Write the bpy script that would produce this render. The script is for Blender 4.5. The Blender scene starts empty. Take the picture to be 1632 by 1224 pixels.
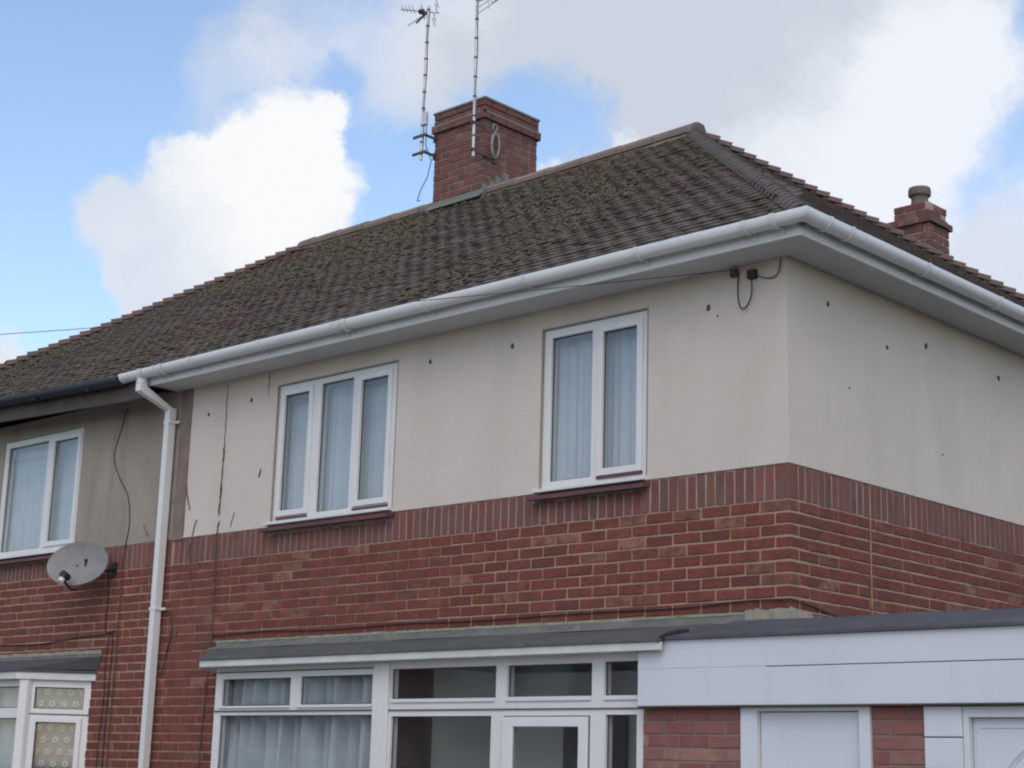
import bpy, math, random
from math import radians, sin, cos, pi
from mathutils import Vector, Matrix, noise

random.seed(11)
scene = bpy.context.scene
COL = scene.collection
ZO = 3.45                      # the brick/render line is z=0 while modelling; it stands 3.45 m above the ground
V = Vector

# ------------------------------------------------------------------ camera
yaw, pitch, roll = radians(43.370), radians(13.264), radians(1.633)
fw = V((-sin(yaw) * cos(pitch), cos(yaw) * cos(pitch), sin(pitch)))
r0 = V((cos(yaw), sin(yaw), 0)); u0 = r0.cross(fw)
cr = cos(roll) * r0 + sin(roll) * u0
cu = -sin(roll) * r0 + cos(roll) * u0
cam = bpy.data.cameras.new('camera'); camo = bpy.data.objects.new('camera', cam); COL.objects.link(camo)
m = Matrix((cr, cu, -fw)).transposed().to_4x4()
CAM = V((5.6430, -8.4675, -1.9205))
m.translation = CAM + V((0, 0, ZO))
camo.matrix_world = m
cam.sensor_width = 36; cam.lens = 58.431; cam.clip_end = 3000; cam.clip_start = .05
scene.camera = camo

def project(p):
    d = V(p) - CAM; z = d.dot(fw)
    if z < .1: return None
    return 816 + 2648.87 * d.dot(cr) / z, 612 - 2648.87 * d.dot(cu) / z, z

# ------------------------------------------------------------------ world: sky with broken cloud
SUN_EL, SUN_AZ = radians(44), radians(142)     # azimuth from +Y towards +X: in front of the house, to the right
w = bpy.data.worlds.new('World'); scene.world = w; w.use_nodes = True
nt = w.node_tree; nt.nodes.clear()
N = nt.nodes.new; L = nt.links.new
sky = N('ShaderNodeTexSky'); sky.sky_type = 'NISHITA'; sky.sun_disc = False
sky.sun_elevation = SUN_EL; sky.sun_rotation = SUN_AZ
sky.air_density = 1.0; sky.dust_density = 1.2; sky.ozone_density = 1.6
tc = N('ShaderNodeTexCoord')
def vm(op, a, b=None):
    n = N('ShaderNodeVectorMath'); n.operation = op
    for i, s in enumerate((a, b)):
        if s is None: continue
        if isinstance(s, (tuple, list)): n.inputs[i].default_value = s
        else: L(s, n.inputs[i])
    return n
def ma(op, a, b=None, clamp=False):
    n = N('ShaderNodeMath'); n.operation = op; n.use_clamp = clamp
    for i, s in enumerate((a, b)):
        if s is None: continue
        if isinstance(s, (int, float)): n.inputs[i].default_value = s
        else: L(s, n.inputs[i])
    return n.outputs[0]
def nz(vec, scale, det, rough, col=False):
    n = N('ShaderNodeTexNoise'); n.inputs['Scale'].default_value = scale
    n.inputs['Detail'].default_value = det; n.inputs['Roughness'].default_value = rough
    L(vec, n.inputs['Vector']); return n.outputs['Color' if col else 'Fac']
d0 = vm('NORMALIZE', tc.outputs['Generated']).outputs[0]
CUM = [(-0.7335,0.5760,0.3607,0.0359,1.00),(-0.7542,0.5639,0.3365,0.0453,1.00),(-0.7273,0.5964,0.3396,0.0283,1.00),
 (-0.7719,0.5358,0.3422,0.0208,0.80),(-0.8009,0.5157,0.3043,0.0302,0.90),(-0.7884,0.5437,0.2878,0.0415,1.00),
 (-0.7605,0.5767,0.2984,0.0566,1.00),(-0.8059,0.5033,0.3117,0.0170,0.70),(-0.8030,0.5313,0.2702,0.0264,0.90),
 (-0.7153,0.5911,0.3726,0.0189,0.80),(-0.7404,0.5977,0.3075,0.0415,1.00),(-0.8483,0.4785,0.2265,0.0151,1.00),
 (-0.5940,0.7145,0.3697,0.0113,0.90),(-0.6284,0.6901,0.3589,0.0098,0.90),(-0.4217,0.8551,0.3017,0.0415,0.80),
 (-0.4358,0.8513,0.2921,0.0227,0.60)]
SOFT = [(-0.7568,0.5352,0.3753,0.0415,0.25),(-0.7288,0.5523,0.4048,0.0453,0.45),(-0.7028,0.5667,0.4300,0.0491,0.55),
 (-0.6924,0.6094,0.3864,0.0264,0.25),(-0.6552,0.6225,0.4281,0.0566,0.55),(-0.6142,0.6596,0.4332,0.0680,0.80),
 (-0.5754,0.6994,0.4240,0.0755,1.00),(-0.5357,0.7381,0.4102,0.0755,1.20),(-0.4879,0.7645,0.4214,0.0831,1.20),
 (-0.5167,0.7741,0.3657,0.0755,1.20),(-0.4737,0.7942,0.3806,0.0680,1.10),(-0.5425,0.7474,0.3835,0.0453,0.80),
 (-0.4785,0.8140,0.3294,0.0378,0.70),(-0.4328,0.8090,0.3977,0.0415,0.45),(-0.4320,0.8205,0.3743,0.0340,0.35),
 (-0.4142,0.8501,0.3253,0.0264,0.60),(-0.4217,0.8551,0.3017,0.0491,0.90),(-0.6482,0.6484,0.3992,0.0340,0.15),
 (-0.5907,0.7133,0.3773,0.0227,-1.10),(-0.6920,0.6316,0.3495,0.0378,-0.60),(-0.6856,0.6017,0.4097,0.0227,-0.70),
 (-0.6228,0.6819,0.3835,0.0340,-1.10),(-0.4255,0.8359,0.3467,0.0340,-0.60),(-0.3997,0.8144,0.4207,0.0340,-0.30),
 (-0.8214,0.4776,0.3118,0.0755,-1.00),(-0.7947,0.4605,0.3955,0.0906,-0.90),(-0.8371,0.4853,0.2524,0.0453,-0.60)]
def lobe(vec, x, y, z, r, wt):
    dd = vm('DISTANCE', vec, (x, y, z)).outputs['Value']
    mr = N('ShaderNodeMapRange'); mr.interpolation_type = 'SMOOTHERSTEP'
    L(dd, mr.inputs['Value']); mr.inputs['From Min'].default_value = r * 1.45; mr.inputs['From Max'].default_value = r * .25
    mr.inputs['To Min'].default_value = 0; mr.inputs['To Max'].default_value = wt
    return mr.outputs[0]
def ramp(v, a, b_, lo=0., hi=1.):
    n = N('ShaderNodeMapRange'); n.interpolation_type = 'SMOOTHSTEP'; L(v, n.inputs['Value'])
    n.inputs['From Min'].default_value = a; n.inputs['From Max'].default_value = b_
    n.inputs['To Min'].default_value = lo; n.inputs['To Max'].default_value = hi
    return n.outputs[0]
def warped(scale, det, rough, amt):
    o = vm('SUBTRACT', nz(d0, scale, det, rough, True), (.5, .5, .5)).outputs[0]
    s_ = N('ShaderNodeVectorMath'); s_.operation = 'SCALE'; L(o, s_.inputs[0]); s_.inputs['Scale'].default_value = amt
    return vm('ADD', d0, s_.outputs[0]).outputs[0]
# thin high cloud: soft edged, grey white, everywhere in the sky
dS = warped(6, 8, .62, .17)
den = ma('MULTIPLY', ma('SUBTRACT', nz(d0, 2.6, 5, .5), .47), 2.2)
for l in SOFT: den = ma('ADD', den, lobe(dS, *l))
den = ma('ADD', den, ma('MULTIPLY', ma('SUBTRACT', nz(dS, 13, 9, .62), .5), 1.1))
aS = ramp(den, -.35, 1.3, 0, .96)
bS = ma('ADD', ma('MULTIPLY', nz(dS, 7, 8, .62), 1.9), -.50)
for l in [(-0.4925,0.7936,0.3574,.08,.55),(-0.4400,0.8130,0.3820,.07,.5)]: bS = ma('ADD', bS, lobe(dS, *l))
for l in [(-0.5480,0.7210,0.4260,.10,-.45),(-0.5950,0.6830,0.4270,.07,-.3)]: bS = ma('ADD', bS, lobe(dS, *l))
bS = ramp(bS, -.05, 1.05)
# heaped cloud: crisp knobbly edges, bright
dC = warped(11, 9, .66, .075)
dc = ma('MULTIPLY', ma('SUBTRACT', nz(d0, 3.1, 3, .5), .66), 3.0)
for l in CUM: dc = ma('ADD', ma('MAXIMUM', dc, -.2), lobe(dC, *l))
dc = ma('ADD', dc, ma('MULTIPLY', ma('SUBTRACT', nz(dC, 34, 8, .62), .5), .55))
aC = ramp(dc, -.02, .95)
bC = ma('ADD', ma('MULTIPLY', nz(dC, 9, 7, .6), 1.1), lobe(dC, -0.7330, 0.5800, 0.3600, .085, .55))
bC = ma('ADD', bC, ma('MULTIPLY', nz(dC, 26, 5, .6), .35))
bC = ramp(bC, .58, 1.28)
def cmix(f, a, b_):
    n = N('ShaderNodeMix'); n.data_type = 'RGBA'; L(f, n.inputs[0])
    for i_, c_ in ((6, a), (7, b_)):
        if isinstance(c_, tuple): n.inputs[i_].default_value = (*c_, 1)
        else: L(c_, n.inputs[i_])
    return n.outputs[2]
colS = cmix(bS, (5.0, 5.35, 6.0), (7.2, 7.4, 7.9))
colC = cmix(bC, (5.6, 6.1, 7.0), (7.75, 7.8, 7.9))
SK = N('ShaderNodeMix'); SK.data_type = 'RGBA'; SK.blend_type = 'MULTIPLY'; SK.inputs[0].default_value = 1
L(sky.outputs[0], SK.inputs[6]); SK.inputs[7].default_value = (2.0, 1.93, 1.86, 1)
skycol = cmix(aC, cmix(aS, SK.outputs[2], colS), colC)
bg = N('ShaderNodeBackground'); bg.inputs['Strength'].default_value = .10
L(skycol, bg.inputs['Color']); wo = N('ShaderNodeOutputWorld'); L(bg.outputs[0], wo.inputs['Surface'])

# ------------------------------------------------------------------ sun behind thin cloud
sl = bpy.data.lights.new('sun', 'SUN'); sl.energy = .55; sl.angle = radians(50); sl.color = (1, .93, .84)
so = bpy.data.objects.new('sun', sl); COL.objects.link(so)
sd = V((sin(SUN_AZ) * cos(SUN_EL), cos(SUN_AZ) * cos(SUN_EL), sin(SUN_EL)))
so.rotation_euler = sd.to_track_quat('Z', 'Y').to_euler(); so.location = (0, 0, 30)

vs = scene.view_settings; vs.view_transform = 'Standard'; vs.look = 'None'; vs.exposure = 0.30; vs.gamma = 1
vs.use_curve_mapping = False
scene.render.engine = 'CYCLES'
scene.cycles.pixel_filter_type = 'BLACKMAN_HARRIS'; scene.cycles.filter_width = 2.1; scene.cycles.max_bounces = 8; scene.cycles.transparent_max_bounces = 12

# ------------------------------------------------------------------ materials
def material(name, base, rough=.7, var=None, vscale=3., island=None, speck=None, bump=(0, 0), metal=0., spec=.4, blot=None, streak=None):
    """base colour, noise variation towards var, per-piece variation (island ramp), speckles, fine bump"""
    m = bpy.data.materials.new(name); m.use_nodes = True; t = m.node_tree; b = t.nodes['Principled BSDF']
    A = t.nodes.new; K = t.links.new
    b.inputs['Roughness'].default_value = rough; b.inputs['Metallic'].default_value = metal
    b.inputs['Specular IOR Level'].default_value = spec
    g = A('ShaderNodeNewGeometry'); pos = g.outputs['Position']
    def noi(s, det=5, r=.6):
        n = A('ShaderNodeTexNoise'); n.inputs['Scale'].default_value = s; n.inputs['Detail'].default_value = det
        n.inputs['Roughness'].default_value = r; K(pos, n.inputs['Vector']); return n.outputs['Fac']
    def mr(v, a, b_):
        n = A('ShaderNodeMapRange'); K(v, n.inputs['Value']); n.inputs['From Min'].default_value = a; n.inputs['From Max'].default_value = b_
        return n.outputs[0]
    def mix(f, c1, c2):
        n = A('ShaderNodeMix'); n.data_type = 'RGBA'; K(f, n.inputs[0])
        for i, c in ((6, c1), (7, c2)):
            if isinstance(c, tuple): n.inputs[i].default_value = (*c, 1)
            else: K(c, n.inputs[i])
        return n.outputs[2]
    col = base
    if island:
        oi = A('ShaderNodeObjectInfo')
        ad = A('ShaderNodeMath'); ad.operation = 'ADD'; K(oi.outputs['Random'], ad.inputs[0]); K(g.outputs['Random Per Island'], ad.inputs[1])
        fr = A('ShaderNodeMath'); fr.operation = 'FRACT'; K(ad.outputs[0], fr.inputs[0])
        rp = A('ShaderNodeValToRGB'); e = rp.color_ramp.elements
        while len(e) < len(island): e.new(.5)
        for q, (p, c) in zip(e, island): q.position = p; q.color = (*c, 1)
        K(fr.outputs[0], rp.inputs[0]); col = rp.outputs[0]
    if var: col = mix(mr(noi(vscale), .38, .66), col, var)
    if blot: col = mix(mr(noi(blot[1], 7, .65), blot[2], blot[2] + .13), col, blot[0])
    if streak:
        mp = A('ShaderNodeMapping'); mp.inputs['Scale'].default_value = (1, 1, streak[3] if len(streak) > 3 else .08); K(pos, mp.inputs['Vector'])
        n = A('ShaderNodeTexNoise'); n.inputs['Scale'].default_value = streak[1]; n.inputs['Detail'].default_value = 6; n.inputs['Roughness'].default_value = .6
        K(mp.outputs[0], n.inputs['Vector']); col = mix(mr(n.outputs['Fac'], streak[2], streak[2] + .2), col, streak[0])
    if speck: col = mix(mr(noi(speck[1], 2, .5), speck[2], speck[2] + .06), col, speck[0])
    if isinstance(col, tuple): b.inputs['Base Color'].default_value = (*col, 1)
    else: K(col, b.inputs['Base Color'])
    if bump[1]:
        bm = A('ShaderNodeBump'); bm.inputs['Strength'].default_value = bump[1]; bm.inputs['Distance'].default_value = .01
        K(noi(bump[0], 4, .7), bm.inputs['Height']); K(bm.outputs[0], b.inputs['Normal'])
    return m

M = {}
M['brick'] = material('red_brick', (.2, .05, .05), .85, (.125, .045, .027), 11, bump=(70, .9),
    island=[(0, (.185, .045, .040)), (.25, (.23, .058, .048)), (.5, (.195, .048, .045)), (.7, (.265, .078, .060)), (.86, (.13, .036, .038)), (.97, (.30, .14, .10))],
    blot=((.225, .105, .08), 2.3, .61), speck=((.085, .032, .03), 55, .62))
M['brick_soldier'] = material('weathered_soldier_brick', (.2, .05, .05), .85, (.17, .095, .08), 7, bump=(90, .8),
    island=[(0, (.20, .060, .050)), (.4, (.165, .062, .052)), (.7, (.24, .085, .066)), (.9, (.14, .068, .058))], speck=((.09, .05, .05), 60, .64))
M['brick_dark'] = material('weathered_chimney_brick', (.2, .05, .05), .9, (.10, .06, .06), 8, bump=(80, .6),
    island=[(0, (.19, .068, .055)), (.4, (.235, .08, .062)), (.7, (.16, .066, .056)), (.92, (.26, .12, .09))], blot=((.12, .105, .10), 6, .57))
M['brick_garage'] = material('pinkish_brick', (.2, .05, .05), .85, (.22, .10, .095), 9, bump=(90, .5),
    island=[(0, (.20, .06, .055)), (.4, (.26, .105, .085)), (.7, (.17, .055, .052)), (.9, (.30, .17, .12))])
M['mortar'] = material('tan_mortar', (.35, .245, .145), .95, (.41, .30, .20), 2.2, bump=(120, .6), blot=((.27, .235, .10), 4, .56))
M['mortar_grey'] = material('weathered_grey_mortar', (.34, .265, .23), .95, (.40, .33, .29), 9, bump=(120, .6))
M['mortar_dark'] = material('sooty_mortar', (.28, .215, .18), .95, (.20, .16, .14), 6, bump=(120, .6))
M['mortar_brown'] = material('brown_mortar', (.20, .14, .12), .95, (.26, .19, .16), 6, bump=(120, .6))
M['mortar_pale'] = material('pale_mortar', (.36, .34, .27), .95, (.24, .23, .18), 12, bump=(120, .6))
M['render'] = material('cream_render', (.66, .585, .515), .95, (.63, .56, .49), 1.3, bump=(110, .9), speck=((.54, .49, .43), 75, .69), streak=((.585, .532, .465), 2.2, .50, .25), blot=((.68, .61, .54), 3, .60))
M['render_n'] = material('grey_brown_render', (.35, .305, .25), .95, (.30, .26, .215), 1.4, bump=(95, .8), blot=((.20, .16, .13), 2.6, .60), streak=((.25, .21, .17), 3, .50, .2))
M['render_strip'] = material('brown_party_strip', (.23, .185, .155), .95, (.17, .13, .115), 4, bump=(150, .5))  # darker brown strip along the party line
M['gutter_w'] = material('white_gutter_plastic', (.72, .72, .73), .3, (.66, .665, .68), 2, spec=.6, blot=((.58, .58, .56), 9, .60))
M['upvc'] = material('white_upvc', (.66, .655, .65), .35, (.62, .615, .61), 2, spec=.5, streak=((.58, .57, .55), 14, .56))
M['upvc_dirty'] = material('white_painted_trim', (.60, .60, .59), .5, (.50, .50, .47), 5)
M['soffit'] = material('white_soffit', (.56, .545, .53), .5, (.50, .485, .47), 2)
M['boards'] = material('pale_painted_board', (.58, .60, .635), .5, (.56, .575, .61), 1.5, streak=((.545, .555, .58), 5, .54, .2), speck=((.4, .38, .36), 30, .76))
M['seal'] = material('dark_rubber_seal', (.06, .05, .055), .6)
M['shadowgap'] = material('dark_gap', (.05, .04, .045), .8)  # near black, painted in for the shade of narrow gaps
M['tile'] = material('mossy_brown_tile', (.1, .06, .05), .9, (.110, .092, .075), 1.1, bump=(70, .8),
    island=[(0, (.145, .110, .098)), (.4, (.152, .112, .098)), (.65, (.136, .108, .096)), (.85, (.160, .108, .094)), (.96, (.125, .110, .092))], streak=((.150, .082, .076), .55, .53, 1.0),
    blot=((.098, .096, .062), 3, .54), speck=((.25, .25, .22), 26, .70))
M['tile_red'] = material('red_brown_ridge_tile', (.17, .08, .075), .9, (.11, .085, .07), 6, bump=(60, .6), island=[(0, (.125, .072, .066)), (.5, (.15, .082, .074)), (.8, (.11, .07, .066))])
M['tile_hip'] = material('dark_hip_tile', (.08, .065, .065), .9, (.115, .105, .10), 6, bump=(60, .6), island=[(0, (.120, .098, .090)), (.5, (.130, .100, .092)), (.8, (.112, .094, .088))])
M['tile_ridge'] = material('weathered_ridge_tile', (.13, .09, .085), .9, (.15, .13, .12), 5, bump=(60, .6), island=[(0, (.17, .125, .115)), (.5, (.20, .135, .125)), (.8, (.15, .12, .11))])
M['moss'] = material('moss', (.098, .090, .055), 1, (.125, .105, .075), 14, bump=(60, 1))
M['deck'] = material('roof_underlay', (.03, .028, .027), .9)
M['lead'] = material('grey_lead_flashing', (.185, .19, .17), .7, (.13, .135, .125), 5, bump=(25, .3), blot=((.24, .24, .20), 9, .56))
M['lead_dark'] = material('weathered_grey_green_felt', (.10, .102, .092), .8, (.08, .083, .08), 5, bump=(60, .6), blot=((.15, .152, .13), 6, .56))
M['felt'] = material('dark_roof_felt', (.088, .086, .098), .9, (.07, .07, .08), 4, bump=(160, .5), blot=((.13, .135, .13), 3, .6))
M['black'] = material('black_plastic', (.02, .02, .024), .5)
M['gutter_n'] = material('black_gutter', (.022, .026, .040), .45)
M['fascia_n'] = material('dark_brown_fascia', (.085, .065, .055), .7, (.06, .045, .042), 5)
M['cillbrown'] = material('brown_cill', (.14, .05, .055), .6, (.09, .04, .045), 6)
M['curtain'] = material('white_net_curtain', (.54, .565, .585), .9, (.46, .495, .53), 3)
M['curtain_grey'] = material('grey_net_curtain', (.56, .59, .61), .9, (.46, .49, .51), 3)
M['lace'] = material('patterned_lace_curtain', (.17, .19, .20), .9, (.22, .245, .26), 9)
M['inside'] = material('interior_plaster', (.70, .69, .66), .9)
M['inside_dark'] = material('interior_dark_wood', (.13, .115, .115), .8)
M['metal'] = material('weathered_aluminium', (.62, .61, .61), .45, (.50, .49, .49), 30, metal=.2)
M['metal_dark'] = material('rusty_steel_bracket', (.07, .055, .06), .7, (.16, .11, .10), 30, metal=.3)
M['dish'] = material('grey_dish_paint', (.23, .23, .22), .6, (.19, .19, .18), 8, speck=((.15, .12, .10), 20, .72))
M['stem'] = material('dead_stem', (.13, .085, .065), .95, (.08, .05, .045), 20)
M['plug'] = material('rusty_plug', (.11, .06, .05), .9)
M['cablegrey'] = material('greyed_white_cable', (.32, .32, .33), .7, (.20, .19, .19), 18)
M['wood'] = material('creosoted_pole_wood', (.10, .07, .05), .9, (.07, .05, .04), 6)
M['pot'] = material('grey_clay_pot', (.16, .12, .11), .85, (.10, .085, .08), 9)
M['grass'] = material('mown_grass', (.075, .09, .045), 1, (.09, .095, .055), 2, bump=(40, .6))
M['concrete'] = material('concrete_drive', (.36, .35, .33), .9, (.30, .29, .27), 1.2, bump=(60, .4))
M['asphalt'] = material('asphalt', (.055, .055, .057), .9, (.07, .07, .07), 3, bump=(120, .4))
# glass: thin pane, reflects by Fresnel and lets the rest through
g = bpy.data.materials.new('window_glass'); g.use_nodes = True; t = g.node_tree; t.nodes.clear()
o_ = t.nodes.new('ShaderNodeOutputMaterial'); mx_ = t.nodes.new('ShaderNodeMixShader'); tr_ = t.nodes.new('ShaderNodeBsdfTransparent')
gl_ = t.nodes.new('ShaderNodeBsdfGlossy'); fr_ = t.nodes.new('ShaderNodeFresnel'); fr_.inputs['IOR'].default_value = 1.62
geo_ = t.nodes.new('ShaderNodeNewGeometry'); io_ = t.nodes.new('ShaderNodeMapRange')
t.links.new(geo_.outputs['Backfacing'], io_.inputs['Value']); io_.inputs['To Min'].default_value = 1.7; io_.inputs['To Max'].default_value = 1 / 1.7
t.links.new(io_.outputs[0], fr_.inputs['IOR'])
tr_.inputs[0].default_value = (.93, .95, .96, 1); gl_.inputs['Roughness'].default_value = .03
t.links.new(fr_.outputs[0], mx_.inputs[0]); t.links.new(tr_.outputs[0], mx_.inputs[1]); t.links.new(gl_.outputs[0], mx_.inputs[2]); t.links.new(mx_.outputs[0], o_.inputs[0])
M['glass'] = g

# ------------------------------------------------------------------ helpers
WO = {}
def wo_of(p): return WO[p.name] if p is not None else V((0, 0, -ZO))
def meta(o, label=None, cat=None, group=None, kind=None):
    if label: o['label'] = label
    if cat: o['category'] = cat
    if group: o['group'] = group
    if kind: o['kind'] = kind
    return o
def empty(name, loc, label, cat, group=None):
    o = bpy.data.objects.new(name, None); COL.objects.link(o); loc = V(loc)
    o.location = loc + V((0, 0, ZO)); o.empty_display_size = .3; WO[o.name] = loc
    return meta(o, label, cat, group)
class MB:
    """collects shapes in world coordinates, builds one object"""
    def __init__(s): s.v = []; s.f = []
    def add(s, vs, fs):
        n = len(s.v); s.v += [V(p) for p in vs]; s.f += [tuple(i + n for i in f) for f in fs]; return s
    def box(s, x0, x1, y0, y1, z0, z1):
        return s.add([(x, y, z) for x in (x0, x1) for y in (y0, y1) for z in (z0, z1)],
            [(0, 1, 3, 2), (4, 6, 7, 5), (0, 4, 5, 1), (2, 3, 7, 6), (0, 2, 6, 4), (1, 5, 7, 3)])
    def prism(s, poly, z0, z1):
        n = len(poly)
        z0 = z0 if isinstance(z0, (list, tuple)) else [z0] * n; z1 = z1 if isinstance(z1, (list, tuple)) else [z1] * n
        vs = [(p[0], p[1], z0[i]) for i, p in enumerate(poly)] + [(p[0], p[1], z1[i]) for i, p in enumerate(poly)]
        return s.add(vs, [tuple(range(n))[::-1], tuple(range(n, 2 * n))] + [(i, (i + 1) % n, n + (i + 1) % n, n + i) for i in range(n)])
    def tube(s, pts, r, n=8, closed=False):
        pts = [V(p) for p in pts]; k = len(pts); rings = []; up = V((0, 0, 1)); prev = None
        for i, p in enumerate(pts):
            if closed: t = pts[(i + 1) % k] - pts[i - 1]
            else: t = pts[min(i + 1, k - 1)] - pts[max(i - 1, 0)]
            t.normalize()
            a = prev - t * prev.dot(t) if prev else (up.cross(t) if abs(t.z) < .9 else V((1, 0, 0)).cross(t))
            a.normalize(); prev = a; b = t.cross(a)
            rr = r[i] if isinstance(r, (list, tuple)) else r
            rings.append([p + a * rr * cos(2 * pi * j / n) + b * rr * sin(2 * pi * j / n) for j in range(n)])
        vs = [q for rg in rings for q in rg]; fs = []
        for i in range(k if closed else k - 1):
            i2 = (i + 1) % k
            for j in range(n): fs.append((i * n + j, i * n + (j + 1) % n, i2 * n + (j + 1) % n, i2 * n + j))
        if not closed: fs += [tuple(range(n))[::-1], tuple((k - 1) * n + j for j in range(n))]
        return s.add(vs, fs)
    def lathe(s, prof, c, n=16):
        vs = [(c[0] + r * cos(2 * pi * j / n), c[1] + r * sin(2 * pi * j / n), c[2] + z) for r, z in prof for j in range(n)]
        fs = [(i * n + j, i * n + (j + 1) % n, (i + 1) * n + (j + 1) % n, (i + 1) * n + j) for i in range(len(prof) - 1) for j in range(n)]
        fs += [tuple(range(n))[::-1], tuple((len(prof) - 1) * n + j for j in range(n))]
        return s.add(vs, fs)
    def plate(s, u0, u1, w0, w1, va, vb, holes=(), org=(0, 0), ud=(1, 0)):
        """a slab standing in the (u, z) plane, from depth va to vb, with rectangular holes"""
        vd = (-ud[1], ud[0])
        us = sorted({u0, u1} | {min(max(h[i], u0), u1) for h in holes for i in (0, 1)})
        ws = sorted({w0, w1} | {min(max(h[i], w0), w1) for h in holes for i in (2, 3)})
        def solid(i, j):
            if i < 0 or j < 0 or i >= len(us) - 1 or j >= len(ws) - 1: return False
            cu_, cw = (us[i] + us[i + 1]) / 2, (ws[j] + ws[j + 1]) / 2
            return not any(h[0] < cu_ < h[1] and h[2] < cw < h[3] for h in holes)
        P = lambda u, v, w_: (org[0] + ud[0] * u + vd[0] * v, org[1] + ud[1] * u + vd[1] * v, w_)
        idx = {}; vs = []; fs = []
        def vid(i, j, k):
            if (i, j, k) not in idx: idx[(i, j, k)] = len(vs); vs.append(P(us[i], (va, vb)[k], ws[j]))
            return idx[(i, j, k)]
        for i in range(len(us) - 1):
            for j in range(len(ws) - 1):
                if not solid(i, j): continue
                fs.append((vid(i, j, 0), vid(i + 1, j, 0), vid(i + 1, j + 1, 0), vid(i, j + 1, 0)))
                fs.append((vid(i, j, 1), vid(i, j + 1, 1), vid(i + 1, j + 1, 1), vid(i + 1, j, 1)))
                if not solid(i - 1, j): fs.append((vid(i, j, 0), vid(i, j + 1, 0), vid(i, j + 1, 1), vid(i, j, 1)))
                if not solid(i + 1, j): fs.append((vid(i + 1, j, 0), vid(i + 1, j, 1), vid(i + 1, j + 1, 1), vid(i + 1, j + 1, 0)))
                if not solid(i, j - 1): fs.append((vid(i, j, 0), vid(i, j, 1), vid(i + 1, j, 1), vid(i + 1, j, 0)))
                if not solid(i, j + 1): fs.append((vid(i, j + 1, 0), vid(i + 1, j + 1, 0), vid(i + 1, j + 1, 1), vid(i, j + 1, 1)))
        return s.add(vs, fs)
    def build(s, name, mat, parent=None, bevel=0, smooth=False, label=None, cat=None, group=None, kind=None):
        xs = [p.x for p in s.v]; ys = [p.y for p in s.v]; zs = [p.z for p in s.v]
        o3 = V(((min(xs) + max(xs)) / 2, (min(ys) + max(ys)) / 2, min(zs)))
        me = bpy.data.meshes.new(name); me.from_pydata([p - o3 for p in s.v], [], s.f)
        import bmesh
        b = bmesh.new(); b.from_mesh(me); bmesh.ops.recalc_face_normals(b, faces=b.faces)
        if smooth:
            for f in b.faces: f.smooth = True
            for e in b.edges:
                if len(e.link_faces) == 2 and e.calc_face_angle(0) > .7: e.smooth = False
        b.to_mesh(me); b.free()
        me.materials.append(mat)
        o = bpy.data.objects.new(name, me); COL.objects.link(o)
        if parent: o.parent = parent
        o.location = o3 - wo_of(parent); WO[o.name] = o3
        if bevel:
            bv = o.modifiers.new('bevel', 'BEVEL'); bv.width = bevel; bv.segments = 2; bv.limit_method = 'ANGLE'
        return meta(o, label, cat, group, kind)
def place(name, mesh, loc, rot, parent):
    o = bpy.data.objects.new(name, mesh); COL.objects.link(o); o.parent = parent
    o.location = V(loc) - wo_of(parent); o.rotation_euler = rot
    return o

# ------------------------------------------------------------------ setting
b = MB(); b.add([(-700, -700, -ZO), (700, -700, -ZO), (700, 700, -ZO), (-700, 700, -ZO)], [(0, 1, 2, 3)])
b.build('ground', M['grass'], kind='structure')
MB().box(-400, 400, -15.6, -9.6, -ZO - .2, -ZO + .004).build('road', M['asphalt'], kind='structure')
for y0, y1 in ((-9.45, -7.6), (-17.6, -15.75)):
    MB().box(-400, 400, y0, y1, -ZO - .2, -ZO + .12).build('pavement', M['concrete'], kind='structure')
for y0, y1 in ((-9.6, -9.45), (-15.75, -15.6)):
    MB().box(-400, 400, y0, y1, -ZO - .2, -ZO + .125).build('kerb', M['mortar_pale'], kind='structure')
MB().box(-6.2, 3.9, -7.6, -.6, -ZO - .1, -ZO + .03).build('driveway', M['concrete'], kind='structure')
MB().box(-12, -7.2, -7.6, -.6, -ZO - .1, -ZO + .034).build('driveway', M['concrete'], kind='structure')

HOUSE = empty('semi_detached_house', (-3.2, 3, -ZO), 'cream rendered house half with red brick band, white gutter and two upstairs windows', 'house')
NB = empty('semi_detached_house', (-9, 3, -ZO), 'neighbouring house half at the left with grey brown render, black gutter and bay window', 'house')
GAR = empty('lean_to_garage', (1.6, 2.5, -ZO), 'low flat roofed side garage with deep white fascia boards and white doors', 'garage')

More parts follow.
